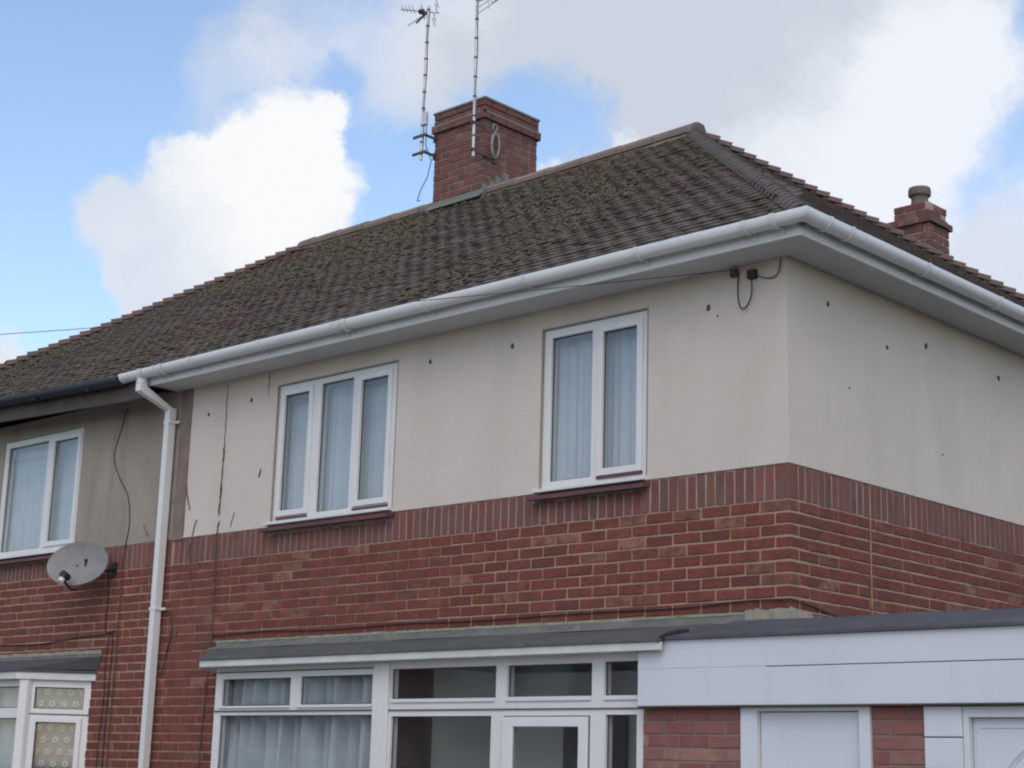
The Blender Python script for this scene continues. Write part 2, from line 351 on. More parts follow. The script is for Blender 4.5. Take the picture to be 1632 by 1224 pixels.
# unseen houses added across the road for the ground floor panes to mirror
OPP = [(-6, 'brick', 'added unseen red brick house across the road, nearest behind the viewer', 'tile_hip'), (-21, 'render_n', 'added unseen grey brown pebbledashed house across the road with a grey roof', 'tile_hip'), (-36, 'brick_soldier', 'added unseen weathered dark brick house across the road, farthest to the left', 'tile_hip')]
def added_opposite_house(cx, wm, label, rm):
    e = empty('added_opposite_house', (cx, -27, -ZO), label, 'house', 'unseen houses added across the road')
    wins = [(cx + a, cx + a + 1.7, z, z + 1.15) for z in (-2.5, .05) for a in (-5.2, -2.7, 1.0, 3.5)]
    b = MB(); b.plate(cx - 6, cx + 6, -ZO, 1.4, -24.2, -24.0, wins + [(cx - .9, cx, -ZO + .05, -1.4)]); b.box(cx - 6, cx - 5.8, -31, -24.2, -ZO, 1.4); b.box(cx + 5.8, cx + 6, -31, -24.2, -ZO, 1.4); b.box(cx - 5.8, cx + 5.8, -31.2, -31, -ZO, 1.4)
    b.build('wall', M[wm], e)
    b = MB(); b.prism([(cx - 6.3, -31.5), (cx + 6.3, -31.5), (cx + 6.3, -23.7), (cx - 6.3, -23.7)], 1.4, 1.5)
    b.add([(cx - 6.3, -31.5, 1.5), (cx + 6.3, -31.5, 1.5), (cx + 6.3, -23.7, 1.5), (cx - 6.3, -23.7, 1.5), (cx - 3, -27.6, 4.1), (cx + 3, -27.6, 4.1)], [(0, 1, 5, 4), (1, 2, 5), (2, 3, 4, 5), (3, 0, 4), (3, 2, 1, 0)])
    rf = b.build('roof', M[rm], e)
    MB().box(cx - .4, cx + .4, -28, -27.2, 3.6, 5.1).build('chimney', M['brick_dark'], rf)
    for x0, x1, z0, z1 in wins:
        f = MB().plate(x0, x1, z0, z1, -24.08, -24.02, [(x0 + .07, (x0 + x1) / 2 - .03, z0 + .07, z1 - .07), ((x0 + x1) / 2 + .03, x1 - .07, z0 + .07, z1 - .07)]).build('window', M['upvc'], e)
        MB().box(x0 + .05, x1 - .05, -24.07, -24.06, z0 + .05, z1 - .05).build('pane', M['glass'], f)
        MB().box(x0, x1, -24.35, -24.25, z0, z1).build('blind', M['curtain_grey'], e)
    MB().box(cx - .9, cx, -24.12, -24.05, -ZO + .05, -1.4).build('front_door', M['upvc_dirty'], e)
for cx, wm, lb, rm in OPP: added_opposite_house(cx, wm, lb, rm)

# ------------------------------------------------------------------ walls
XP = -6.34                                   # party line
WA = (-5.015, -3.567, .022, 1.178); WB = (-2.057, -1.112, .006, 1.171)
NW = (-9.34, -7.915, .012, 1.19)
BAYH = (-5.40, -.25, -3.0, -1.0)
# rendered walls (a touch proud of the brick)
b = MB(); b.plate(XP + .14, .004, 0.0, 1.325, -.006, .2, [WA, WB]); b.plate(.22, 5.98, 0.0, 1.325, -.20, .006, [], (.0, 0), (0, 1)) if False else None
b.box(-.2, .006, .2, 5.98, 0, 1.325)
b.box(-.2, .004, -.0055, .2, 0.001, 1.3245) if False else None
CREAM = b.build('rendered_wall', M['render'], HOUSE)
b = MB(); b.plate(-11.43, XP - .02, 0.0, 1.36, -.002, .2, [NW]); NREN = b.build('rendered_wall', M['render_n'], NB)
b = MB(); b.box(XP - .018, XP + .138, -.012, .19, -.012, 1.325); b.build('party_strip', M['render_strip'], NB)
# brickwork backing (the mortar) in both houses
BR = [BAYH]
b = MB(); b.plate(XP, -.004, -ZO, -.001, .0062, .2, [(-5.40, -.25, -ZO + .4, -1.0)])
b.box(-.2, -.0062, .2, 5.98, -ZO, -.001)
BW = b.build('brick_wall', M['mortar'], HOUSE)
b = MB(); b.box(XP + .01, -.0065, .0045, .0062, -.224, -.002); b.box(-.0062, -.0045, .0061, 5.97, -.224, -.002); b.build('pointing', M['mortar_grey'], BW)
NBAY = (-10.7, -7.55, -ZO + .4, -1.0)
b = MB(); b.plate(-11.43, XP - .001, -ZO, -.001, .0062, .2, [NBAY]); NBW = b.build('brick_wall', M['mortar'], NB)
b = MB(); b.box(-11.42, XP - .02, .0045, .0062, -.224, -.002); b.build('pointing', M['mortar_grey'], NBW)
# rear, far side and party walls, floors and rooms
b = MB(); b.box(XP, 0, 5.98, 6.18, -ZO, 1.325); b.box(XP, XP + .1, .2, 5.98, -ZO, 1.32)
b.build('rear_wall', M['brick'], HOUSE)
b = MB(); b.box(-11.43, XP - .001, 5.98, 6.18, -ZO, 1.325); b.box(-11.43, -11.23, .2, 5.98, -ZO, 1.32); b.box(XP - .15, XP - .05, .2, 5.98, -ZO, 1.32)
b.build('rear_wall', M['brick'], NB)
for h, xa, xb in ((HOUSE, XP + .1, -.2), (NB, -11.23, XP - .15)):
    b = MB(); b.box(xa, xb, .2, 5.9, 1.30, 1.318); b.box(xa, xb, .2, 5.9, -.95, -.85)
    b.box(xa, xb, 3.3, 3.4, -.85, 1.30); b.box(xa, xb, .2, 5.9, -ZO, -ZO + .1)
    b.box(xa, xb, 3.3, 3.4, -ZO + .1, -.95)
    if h is HOUSE: b.box(-3.16, -3.10, -.34, 3.3, -ZO + .1, -1.17); b.box(-3.10, -.75, .85, .92, -ZO + .1, -1.17); b.box(-.72, -.66, -.34, .92, -ZO + .1, -1.17)
    b.build('room_partition', M['inside'], h)
MB().box(-3.098, -3.075, -.33, .03, -ZO + .1, -1.18).build('dark_board', M['inside_dark'], HOUSE)  # plain dark board against the porch partition
MB().box(-2.50, -1.93, .80, .848, -ZO + .1, -1.36).build('inner_door', M['inside_dark'], HOUSE)

# ------------------------------------------------------------------ bricks
def brick_mesh(name, lx, ly, lz, mat):
    b = MB(); b.box(0, lx, 0, ly, 0, lz)
    me = bpy.data.meshes.new(name); vs = [p + V((random.uniform(-.0025, .0025) if q_ != 1 else random.uniform(-.0012, .0012) for q_ in range(3))) for p in b.v]
    me.from_pydata(vs, [], b.f)
    import bmesh
    q = bmesh.new(); q.from_mesh(me); bmesh.ops.recalc_face_normals(q, faces=q.faces)
    bmesh.ops.bevel(q, geom=q.edges[:], offset=.0035, segments=1, affect='EDGES')
    q.to_mesh(me); q.free(); me.materials.append(mat); return me
def lay(bricks, name, parent, mat, limit=300):
    """bricks: list of (x, y, z, lx, ly, lz). The largest in view become objects, the rest one part."""
    def size(t):
        c = (t[0] + t[3] / 2, t[1] + t[4] / 2, t[2] + t[5] / 2); q = project(c)
        if not q or not (-25 < q[0] < 1657 and -25 < q[1] < 1249): return 0
        return 1 / q[2]
    order = sorted(bricks, key=size, reverse=True)
    solo = [t for t in order[:limit] if size(t) > 0]; rest = order[len(solo):]
    cache = {}
    for t in solo:
        k = (round(t[3], 3), round(t[4], 3), round(t[5], 3))
        if k not in cache: cache[k] = [brick_mesh(name, *k, mat) for _ in range(4)]
        j = lambda a: random.uniform(-a, a)
        place(name, random.choice(cache[k]), (t[0] + j(.001), t[1] + j(.0015), t[2] + j(.001)), (j(.004), j(.005), j(.003)), parent)
    if rest:
        b = MB()
        for x, y, z, lx, ly, lz in rest:
            n = len(b.v); b.box(x, x + lx, y, y + ly, z, z + lz)
            for i in range(n, n + 8): b.v[i] += V((random.uniform(-.0018, .0018) for _ in range(3)))
        b.build(name, mat, parent, kind='stuff')
def clip(x, lx, z, lz, holes):
    """the pieces of [x, x+lx] outside the holes"""
    seg = [(x, x + lx)]
    for h in holes:
        if h[2] < z + lz / 2 < h[3]:
            out = []
            for a, c in seg:
                if c <= h[0] or a >= h[1]: out.append((a, c)); continue
                if a < h[0] - .03: out.append((a, h[0]))
                if c > h[1] + .03: out.append((h[1], c))
            seg = out
    return [s for s in seg if s[1] - s[0] > .025]
def front_courses(xa, xb, z0, n, holes, corner=True):
    """stretcher bond on the front (y=0) wall from the right end xb to xa"""
    out = []
    for k in range(n):
        z = z0 - .075 * (k + 1) + .0065
        x = xb
        if corner and k % 2 == 1: x = xb - .1125
        if not corner and k % 2 == 1:
            for a, c in clip(x - .1025, .1025, z, .065, holes): out.append((a, 0, z, c - a, .1025, .063))
            x -= .1125
        while x > xa + .03:
            l = min(.213, x - xa)
            if random.random() < .012 and l > .2: l = .1025
            for a, c in clip(x - l, l, z, .065, holes):
                out.append((a, random.uniform(-.0015, .0015), z, c - a, .1025, .063))
            x -= l + .012
    return out
NC = 43
fb = front_courses(XP + .005, 0, -.225, NC, [(-5.42, .1, -9, -.97)])
# side wall, x=0: odd courses have the corner stretcher there
for k in range(NC):
    z = -.225 - .075 * (k + 1) + .0075
    if z < -1.3: continue
    if k % 2 == 1: fb.append((-.1025, 0, z, .1025, .215, .063)); y = .225
    else: y = .1125
    while y < 5.9:
        fb.append((-.1025 + random.uniform(-.0015, .0015), y, z, .1025, .215, .063)); y += .225
lay(fb, 'brick', BW, M['brick'])
sb = [(-.1025, 0, -.22, .1025, .1025, .215)]
x = -.1775
while x > XP + .005:
    lz = .215
    if WA[0] - .05 < x + .03 < WA[1] + .02 or WB[0] - .07 < x + .03 < WB[1] + .03: lz = .155
    sb.append((x, random.uniform(-.001, .001), -.22, .065, .1025, lz + random.uniform(-.006, .003))); x -= .075
y = .1125
while y < 5.9: sb.append((-.1025 + random.uniform(-.001, .001), y, -.22, .1025, .065, .215 + random.uniform(-.006, .003))); y += .075
lay(sb, 'soldier_brick', BW, M['brick_soldier'])
nb = front_courses(-11.43, XP - .007, -.225, NC, [(-10.7, -7.53, -9, -1.0)], corner=False)
lay(nb, 'brick', NBW, M['brick'])
sb = []; x = XP - .09
while x > -11.4:
    lz = .155 if NW[0] - .06 < x < NW[1] + .02 else .215
    sb.append((x, random.uniform(-.001, .001), -.22, .065, .1025, lz)); x -= .075
lay(sb, 'soldier_brick', NBW, M['brick_soldier'])

# movement joint down the side wall, corner bead
b = MB()
for i in range(14): b.box(.0055, .0068, .925 + .002 * sin(i), .933 + .002 * sin(i), .0 + i * .0935, .0 + i * .0935 + .093)
b.build('movement_joint', M['render'], CREAM)
b = MB()
for i in range(10): b.box(.001, .004, .925, .937, -.225 - (i + 1) * .075 + .006, -.225 - i * .075 + .0065)
b.box(.0015, .0045, .925, .937, -.222, -.003)
b.build('movement_joint', M['mortar'], BW)
# rusty plugs left in the render
def blob(b, c, rx, ry, rz, n=7, jit=.25):
    vs = []; rows = 4
    for i in range(rows + 1):
        th = pi * i / rows
        for j in range(n):
            a = 2 * pi * j / n; k = 1 + random.uniform(-jit, jit)
            vs.append((c[0] + rx * k * sin(th) * cos(a), c[1] + ry * k * sin(th) * sin(a), c[2] + rz * cos(th)))
    fs = [(i * n + j, i * n + (j + 1) % n, (i + 1) * n + (j + 1) % n, (i + 1) * n + j) for i in range(rows) for j in range(n)]
    b.add(vs, fs)
for x, z, s in ((-.605, 1.089, 1.3), (-2.354, 1.105, 1.25), (-3.206, 1.116, 1.1), (-5.369, 1.107, 1.2), (-5.955, 1.057, 1.), (-.53, 1.02, .45)):
    b = MB(); blob(b, (x, -.008, z), .014 * s, .009, .018 * s); b.build('fixing_plug', M['plug'], CREAM)
for y, z, s in ((.46, 1.114, 1.1), (1.186, .975, .9), (1.714, 1.094, 1.3), (2.788, 1.071, 1.2), (.7, .6, .4), (1.9, .35, .4)):
    b = MB(); blob(b, (.008, y, z), .009, .015 * s, .018 * s); b.build('fixing_plug', M['plug'], CREAM)

# ------------------------------------------------------------------ windows
def light(parent, gx0, gx1, gz0, gz1, yf, sash, org=(0, 0), ud=(1, 0)):
    """one light: the pane with its seal, in an opening sash if it has one"""
    p = parent
    if sash:
        p = MB().plate(gx0 - .048, gx1 + .048, gz0 - .048, gz1 + .048, yf - .016, yf + .045, [(gx0, gx1, gz0, gz1)], org, ud).build('sash', M['upvc'], parent, bevel=.004)
        yf -= .012
    MB().plate(gx0 - .004, gx1 + .004, gz0 - .004, gz1 + .004, yf + .020, yf + .026, [(gx0 + .007, gx1 - .007, gz0 + .007, gz1 - .007)], org, ud).build('seal', M['seal'], parent)
    MB().plate(gx0 - .004, gx1 + .004, gz0 - .004, gz1 + .004, yf + .029, yf + .033, [], org, ud).build('pane', M['glass'], parent)
def window(parent, x0, x1, z0, z1, yf, lights, org=(0, 0), ud=(1, 0), name='window', label=None, depth=.07, extra=()):
    holes = list(extra)
    for gx0, gx1, gz0, gz1, s in lights:
        e = .036 if s else 0
        holes.append((gx0 - e, gx1 + e, gz0 - e, gz1 + e))
    wn = MB().plate(x0, x1, z0, z1, yf, yf + depth, holes, org, ud).build(name, M['upvc'], parent, bevel=.004, label=label)
    for l in lights: light(wn, *l[:4], yf, l[4], org, ud)
    return wn
def cill(wn, x0, x1, z, brown=True):
    MB().box(x0 - .03, x1 + .01, -.055, .03, z - .004, z + .022).build('sill', M['upvc'], wn, bevel=.004)
    if brown:
        b = MB(); b.prism([(x0 - .05, -.085), (x1 + .03, -.085), (x1 + .03, .02), (x0 - .05, .02)], [z - .062, z - .062, z - .05, z - .05], [z - .034, z - .034, z - .0075, z - .0075])
        b.build('tile_sill', M['cillbrown'], wn, bevel=.003)
wA = window(HOUSE, *WA[:2], .035, WA[3], .012, [(-4.930, -4.622, .125, 1.088, 1), (-4.484, -4.094, .078, 1.128, 0), (-3.985, -3.678, .127, 1.085, 1)], label='three light window with sashes at both sides')
wB = window(HOUSE, *WB[:2], .022, WB[3], .012, [(-1.990, -1.612, .076, 1.108, 0), (-1.506, -1.206, .118, 1.076, 1)], label='narrow two light window near the corner')
cill(wA, *WA[:2], .012); cill(wB, *WB[:2], .0)
# dark strips painting the shadowed gap below opening sashes, mastic round the frames
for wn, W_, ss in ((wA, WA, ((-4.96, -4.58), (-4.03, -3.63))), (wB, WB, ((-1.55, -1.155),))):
    for a, c in ss: MB().box(a, c, -.004, .010, .050, .066).build('shadow_strip', M['cillbrown'], wn)
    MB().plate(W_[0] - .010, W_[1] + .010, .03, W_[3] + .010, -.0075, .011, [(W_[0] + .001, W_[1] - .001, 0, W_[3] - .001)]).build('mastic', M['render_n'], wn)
wN = window(NB, *NW[:2], .03, NW[3], .012, [(-9.275, -8.545, .085, 1.13, 0), (-8.415, -8.005, .13, 1.105, 1)])
cill(wN, *NW[:2], .008)

# net curtains
def curtain(x0, x1, z0, z1, y, label, folds, amp=.02, mat='curtain', org=(0, 0), ud=(1, 0), seed=0, cat='net curtain'):
    n = int((x1 - x0) / .012) + 2; rows = 6; vs = []; fs = []; random.seed(seed)
    ph = [random.uniform(0, 6.28) for _ in range(4)]; vd = (-ud[1], ud[0])
    for k in range(2):
        for j in range(rows + 1):
            for i in range(n + 1):
                u = x0 + (x1 - x0) * i / n; t = j / rows
                q = u * folds
                v = y + amp * (sin(q + ph[0] + .5 * sin(q * .31 + ph[1])) * .6 + .4 * sin(q * 2.3 + ph[2]) + .5 * sin(q * .47 + ph[3] + t * .6)) * (1 - .35 * t) + k * .0015
                vs.append((org[0] + ud[0] * u + vd[0] * v, org[1] + ud[1] * u + vd[1] * v, z0 + (z1 - z0) * t))
    o2 = (rows + 1) * (n + 1)
    for j in range(rows):
        for i in range(n):
            a = j * (n + 1) + i; fs.append((a, a + 1, a + n + 2, a + n + 1)); fs.append((o2 + a, o2 + a + n + 1, o2 + a + n + 2, o2 + a + 1))
    b = MB(); b.add(vs, fs)
    return b.build('net_curtain', M[mat], None, smooth=True, label=label, cat=cat, group='net curtains behind the windows')
curtain(-5.0, -3.58, .03, 1.2, .15, 'white net curtain in narrow folds behind the three light upstairs window', 48, .024, seed=3)
curtain(-2.05, -1.11, .02, 1.2, .15, 'white net curtain in soft wide folds behind the two light upstairs window nearest the corner', 34, .026, seed=5)
curtain(-9.33, -7.92, .02, 1.2, .14, 'flat white net curtain behind the upstairs window of the grey brown house', 22, .008, seed=7)

# ------------------------------------------------------------------ ground floor front: bay, porch screen and canopy
YF = -.42
Z0 = -ZO + .12
wn = window(HOUSE, -5.045, -3.205, -2.55, -1.166, YF, [(-4.970, -4.140, -1.456, -1.252, 0), (-4.027, -3.238, -1.452, -1.247, 0), (-4.978, -3.212 + .012, -2.47, -1.528, 0)], name='bay_window')
MB().box(-5.04, -3.215, YF - .012, YF - .0005, -1.500, -1.492).build('shadow_strip', M['shadowgap'], wn)  # dark strip painting a shadow line across the frame
MB().box(-5.02, -3.225, YF - .010, YF - .0005, -1.205, -1.198).build('shadow_strip', M['shadowgap'], wn)  # another painted shadow line, just under the frame head
MB().box(-4.980, -4.13, YF - .014, YF - .001, -1.475, -1.458).build('glazing_bead', M['upvc'], wn, bevel=.003)
MB().box(-4.048, -3.23, YF - .014, YF - .001, -1.475, -1.454).build('glazing_bead', M['upvc'], wn, bevel=.003)
MB().box(-5.05, -3.2, YF - .06, YF + .1, -2.585, -2.551).build('sill', M['upvc'], wn, bevel=.004)
ca = cos(radians(135)); bw2 = window(HOUSE, 0.0, .58, -2.55, -1.166, .0, [(.06, .52, -1.456, -1.252, 0), (.06, .52, -2.47, -1.528, 0)], org=(-5.048 - .58 * .7071, YF + .58 * .7071), ud=(.7071, -.7071), name='bay_window')
scr = window(HOUSE, -3.2, -.775, Z0, -1.166, YF, [(-3.042, -2.027, -1.422, -1.214, 0), (-1.928, -1.199, -1.419, -1.215, 0), (-1.099, -.797, -1.419, -1.211, 0),
     (-3.028, -2.062, -3.0, -1.540, 0), (-1.084, -.836, -3.0, -1.536, 0), (-1.945 + .036, -1.222 - .036, Z0 + .036, -1.552 - .036, 1)][:5], name='porch_screen', extra=[(-1.90, -1.26, Z0, -1.58)])
b = MB(); b.box(-3.2, -.78, YF - .010, YF - .0005, -1.502, -1.494); b.build('shadow_strip', M['cillbrown'], scr)  # the painted shadow line carried on across the screen, in brown
MB().box(-3.205, -3.05, YF - .022, YF - .001, Z0, -1.168).build('corner_post', M['upvc'], scr, bevel=.005)
for a, c in ((-3.03, -2.03), (-1.93, -1.2), (-1.1, -.79)):
    MB().box(a, c, YF - .014, YF - .001, -1.448, -1.424).build('glazing_bead', M['upvc'], scr, bevel=.004)
dr = MB().plate(-1.940, -1.215, Z0, -1.548, YF - .024, YF - .001, [(-1.85, -1.287, -2.35, -1.610)]).build('front_door', M['upvc'], HOUSE, bevel=.005)
MB().plate(-1.947, -1.208, Z0, -1.5405, YF - .0035, YF - .0008, [(-1.93, -1.225, Z0 - 1, -1.558)]).build('seal', M['seal'], dr)
MB().plate(-1.853, -1.284, -2.353, -1.607, YF - .012, YF - .008, []).build('pane', M['glass'], dr)
# the porch screen is open behind the door leaf
MB().box(-1.26, -1.235, YF - .075, YF - .03, -2.50, -2.38).build('door_handle', M['metal'], dr, bevel=.005)
# wall below the bay window
b = MB(); b.prism([(-5.03, YF + .02), (-3.2, YF + .02), (-3.2, 0), (-5.44, 0)], -ZO, -2.586); b.build('bay_base', M['brick'], HOUSE)
curtain(-4.99, -3.2, -2.5, -1.2, YF + .15, 'grey net curtain in deep folds behind the ground floor bay window at the centre', 40, .085, 'curtain_grey', seed=9)
# canopy: thin white board, its underside, felt slope
out = [(-5.09, -.56), (-.552, -.56)]
b = MB(); b.prism([(-5.09, -.56), (-.552, -.56), (-.552, -.535), (-5.08, -.535)], -1.164, -1.114)
b.prism([(-5.65, 0), (-5.0905, -.56), (-5.0805, -.5355), (-5.61, 0)], -1.1645, -1.1145)
CAN = b.build('canopy', M['upvc_dirty'], HOUSE, bevel=.002)
b = MB(); b.prism([(-5.078, -.534), (-.79, -.534), (-.79, -.02), (-5.59, -.02)], -1.165, -1.150); b.build('canopy_soffit', M['soffit'], CAN)
b = MB(); nseg = 10
xs = [-5.10 + (4.55) * i / nseg for i in range(nseg + 1)]
poly_o = [(x, -.575) for x in xs]; vs = []
for i, x in enumerate(xs):
    xi = -5.66 + (x + 5.10) * (5.11 / 4.55)
    vs += [(x, -.575, -1.113), (x, -.575, -1.099), (xi, -.004, -.957 + .004 * sin(i * 2.1)), (xi, -.004, -1.02)]
fs = []
for i in range(nseg):
    a = i * 4; fs += [(a, a + 4, a + 5, a + 1), (a + 1, a + 5, a + 6, a + 2), (a + 3, a + 2, a + 6, a + 7), (a, a + 3, a + 7, a + 4)]
fs += [(0, 1, 2, 3), (nseg * 4, nseg * 4 + 3, nseg * 4 + 2, nseg * 4 + 1)]
b.add(vs, fs); b.build('canopy_roof', M['lead_dark'], CAN)
# lead flashing pieces, dressed down over the felt, with a ragged mortar fillet above
def ragged(b, x0, x1, zb, zt, y, amp, step=.03, zslope=0, thick=.006):
    n = max(2, int((x1 - x0) / step)); vs = []
    for i in range(n + 1):
        x = x0 + (x1 - x0) * i / n
        up = zt + amp * (noise.noise(V((x * 9, zt * 7, y))) + .6 * noise.noise(V((x * 27, 3, zt)))) + zslope * (x - x0)
        dn = zb + amp * .4 * noise.noise(V((x * 7, 9, zb)))+ zslope * (x - x0)
        vs += [(x, y, dn), (x, y, up), (x, y + thick, up), (x, y + thick, dn)]
    fs = []
    for i in range(n):
        a = i * 4; fs += [(a, a + 4, a + 5, a + 1), (a + 1, a + 5, a + 6, a + 2), (a + 2, a + 6, a + 7, a + 3), (a, a + 3, a + 7, a + 4)]
    fs += [(0, 1, 2, 3), (n * 4, n * 4 + 3, n * 4 + 2, n * 4 + 1)]
    b.add(vs, fs)
k = 0
for x0, x1 in ((-5.62, -4.50), (-4.51, -3.30), (-3.31, -2.25), (-2.26, -1.22), (-1.23, -.40)):
    b = MB(); zt = -.915 if x0 > -5 else -.91
    ragged(b, x0, x1 + .012, -.957, zt, -.012 - .003 * (k % 2), .004)
    # dressed foot on the slope
    b.add([(x0, -.012, -.956), (x1, -.012, -.956), (x1, -.10, -.978), (x0, -.10, -.978), (x0, -.012, -.950), (x1, -.012, -.950), (x1, -.10, -.972), (x0, -.10, -.972)],
          [(0, 1, 2, 3), (4, 7, 6, 5), (0, 4, 5, 1), (1, 5, 6, 2), (2, 6, 7, 3), (3, 7, 4, 0)])
    b.build('flashing', M['lead'], CAN); k += 1
b = MB(); ragged(b, -5.62, .0, -.918, -.904, -.016, .009, .02); b.build('mortar_fillet', M['mortar_pale'], CAN)

# ------------------------------------------------------------------ neighbour's bay
o2 = (-7.855, YF); u2 = (.7071, .7071)
wn = window(NB, -10.4, -7.80, -2.55, -1.20, YF, [(-9.2, -8.53, -1.45, -1.26, 0), (-8.43, -7.93, -1.45, -1.26, 0), (-9.2, -8.53, -2.47, -1.54, 0), (-8.43, -7.93, -2.47, -1.54, 0)], name='bay_window')
wn2 = window(NB, .02, .60, -2.55, -1.20, 0, [(.10, .54, -1.452, -1.262, 0), (.135, .49, -2.43, -1.570, 1)], org=o2, ud=u2, name='bay_window')
MB().plate(.03, .6, -1.502, -1.494, -.008, -.0005, [], o2, u2).build('shadow_strip', M['shadowgap'], wn2)  # painted shadow line on the angled light
MB().plate(-.035, .055, -2.55, -1.201, -.03, .03, [], o2, u2).build('corner_post', M['upvc'], wn2, bevel=.006)
b = MB(); b.prism([(-10.4, YF + .02), (-7.87, YF + .02), (-7.45, 0), (-10.8, 0)], -ZO, -2.551); b.build('bay_base', M['brick'], NB)
b = MB(); b.prism([(-10.4, -.50), (-7.872, -.50), (-7.88, -.475), (-10.4, -.475)], -1.198, -1.134)
b.prism([(-7.8715, -.5005), (-7.372, 0), (-7.405, 0), (-7.8805, -.4755)], -1.1985, -1.1345)
NCAN = b.build('canopy', M['upvc_dirty'], NB, bevel=.002)
b = MB(); b.prism([(-10.4, -.474), (-7.885, -.474), (-7.42, -.01), (-10.4, -.01)], -1.199, -1.185); b.build('canopy_soffit', M['soffit'], NCAN)
b = MB(); b.prism([(-10.4, -.515), (-7.866, -.515), (-7.352, -.0), (-7.352, .0), (-10.4, .0)], -1.1335, [-1.118, -1.118, -1.11, -.995, -.995])
NR = b.build('canopy_roof', M['felt'], NCAN)
b = MB(); b.add([(-10.4, -.51, -1.12), (-7.868, -.51, -1.12), (-7.355, -.003, -1.10), (-7.30, -.004, -.98), (-10.4, -.004, -.98)], [(0, 1, 3, 4), (1, 2, 3)]); b.build('canopy_slope', M['felt'], NCAN)
b = MB(); ragged(b, -10.4, -7.30, -.985, -.955, -.012, .004); b.build('flashing', M['lead'], NCAN)
b = MB(); ragged(b, -10.4, -7.30, -.957, -.925, -.016, .010, .02); b.build('mortar_fillet', M['mortar_pale'], NCAN)
curtain(-10.3, -7.85, -2.5, -1.22, YF + .13, 'pale blue grey net curtain behind the front lights of the bay at the left edge', 30, .03, 'curtain_grey', org=(0, 0), seed=12)
lc = curtain(.02, .58, -2.5, -1.22, .09, 'patterned lace curtain behind the angled light of the bay at the left edge', 12, .006, 'lace', o2, u2, 14, 'lace curtain')
# lace motifs: raised flower sprigs
lc_m = MB()
for r_ in range(9):
    for c_ in range(5):
        u = .09 + c_ * .105 + (r_ % 2) * .05; z = -1.30 - r_ * .105
        for q in range(5):
            a = q * 1.2566 + r_
            px, pz = u + .020 * cos(a), z + .020 * sin(a); v = .082
            X0 = o2[0] + .7071 * px - .7071 * v; Y0 = o2[1] + .7071 * px + .7071 * v
            blob(lc_m, (X0, Y0, pz), .013, .013, .013, 6, .1)
lc_m.build('embroidered_sprigs', M['curtain_grey'], lc, kind='stuff')

# ------------------------------------------------------------------ garage
YG = -.44
holes = [(-.045, .806, -ZO, -1.492), (1.13, 3.45, -ZO, -1.492)]
b = MB(); b.plate(-.772, 3.62, -ZO, -1.12, YG + .006, YG + .11, holes); b.box(3.40, 3.62, YG + .11, 5.8, -ZO, -1.12); b.box(0.01, 3.40, 5.6, 5.8, -ZO, -1.12)
GW = b.build('brick_wall', M['mortar_brown'], GAR)
gb = []
for kk in range(24):
    z = -1.505 - .078 * (kk + 1) + .012; x = -.06 - (.11 if kk % 2 else 0)
    if kk % 2: gb.append((-.155, YG, z, .105, .1, .066))
    while x > -.77:
        l = min(.215, x - (kk % 2) * .0 + .77); gb.append((x - l - (0 if kk % 2 else 0), YG, z, l, .1, .066)) if l > .03 else None; x -= .226
    if kk % 2: gb += [(.812, YG, z, .1, .1, .066), (.922, YG, z, .2, .1, .066)]
    else: gb += [(.812, YG, z, .2, .1, .066), (1.022, YG, z, .1, .1, .066)]
lay(gb, 'brick', GW, M['brick_garage'])
# boards
for z0, z1, yy in ((-1.2715, -1.104, -.500), (-1.4895, -1.2765, -.4985)):
    MB().box(-.768, 3.75, yy, -.458, z0, z1).build('fascia_board', M['boards'], GAR, bevel=.002)
MB().box(-.768, .16, -.4978, -.465, -1.2768, -1.2712).build('joint_filler', M['boards'], GAR)
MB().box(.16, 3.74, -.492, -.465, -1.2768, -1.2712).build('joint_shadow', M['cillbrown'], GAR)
MB().box(-.76, 3.7, -.506, -.45, -1.498, -1.490).build('shadow_strip', M['fascia_n'], GAR)  # dark strip painting the thin shadow along the fascia bottom
# felt roof
b = MB()
xs = [-.552 + i * .31 for i in range(15)]
vs = []
for i, x in enumerate(xs):
    e = .004 * sin(i * 1.7)
    vs += [(x, -.525, -1.103), (x, -.525, -1.086 + e), (x, -.02, -.956 + e - .012 * (x > 0) * (x / 3.7)), (x, -.02, -1.10)]
fs = []
for i in range(14):
    a = i * 4; fs += [(a, a + 4, a + 5, a + 1), (a + 1, a + 5, a + 6, a + 2), (a + 3, a + 2, a + 6, a + 7), (a, a + 3, a + 7, a + 4)]
fs += [(0, 1, 2, 3), (56, 59, 58, 57)]
b.add(vs, fs); b.box(.012, 3.79, -.019, 5.85, -1.09, -.972)
b.build('roof_felt', M['felt'], GAR)
b = MB(); ragged(b, -.40, -.004, -.958, -.905, -.013, .012, .03)
b.build('flashing', M['lead'], GAR)
b = MB()
vs = []; n = 22
for i in range(n + 1):
    y = -.012 + .62 * i / n; up = -.885 - .075 * (i / n) + .018 * noise.noise(V((y * 14, 2, 5)))
    vs += [(.012, y, -1.0), (.012, y, up), (.003, y, up), (.003, y, -1.0)]
fs = []
for i in range(n):
    a = i * 4; fs += [(a, a + 4, a + 5, a + 1), (a + 1, a + 5, a + 6, a + 2), (a + 2, a + 6, a + 7, a + 3)]
fs += [(0, 1, 2, 3), (n * 4, n * 4 + 3, n * 4 + 2, n * 4 + 1)]
b.add(vs, fs); ragged(b, -.32, .012, -.96, -.893, -.017, .022, .02)
b.build('mortar_fillet', M['mortar_pale'], GAR)
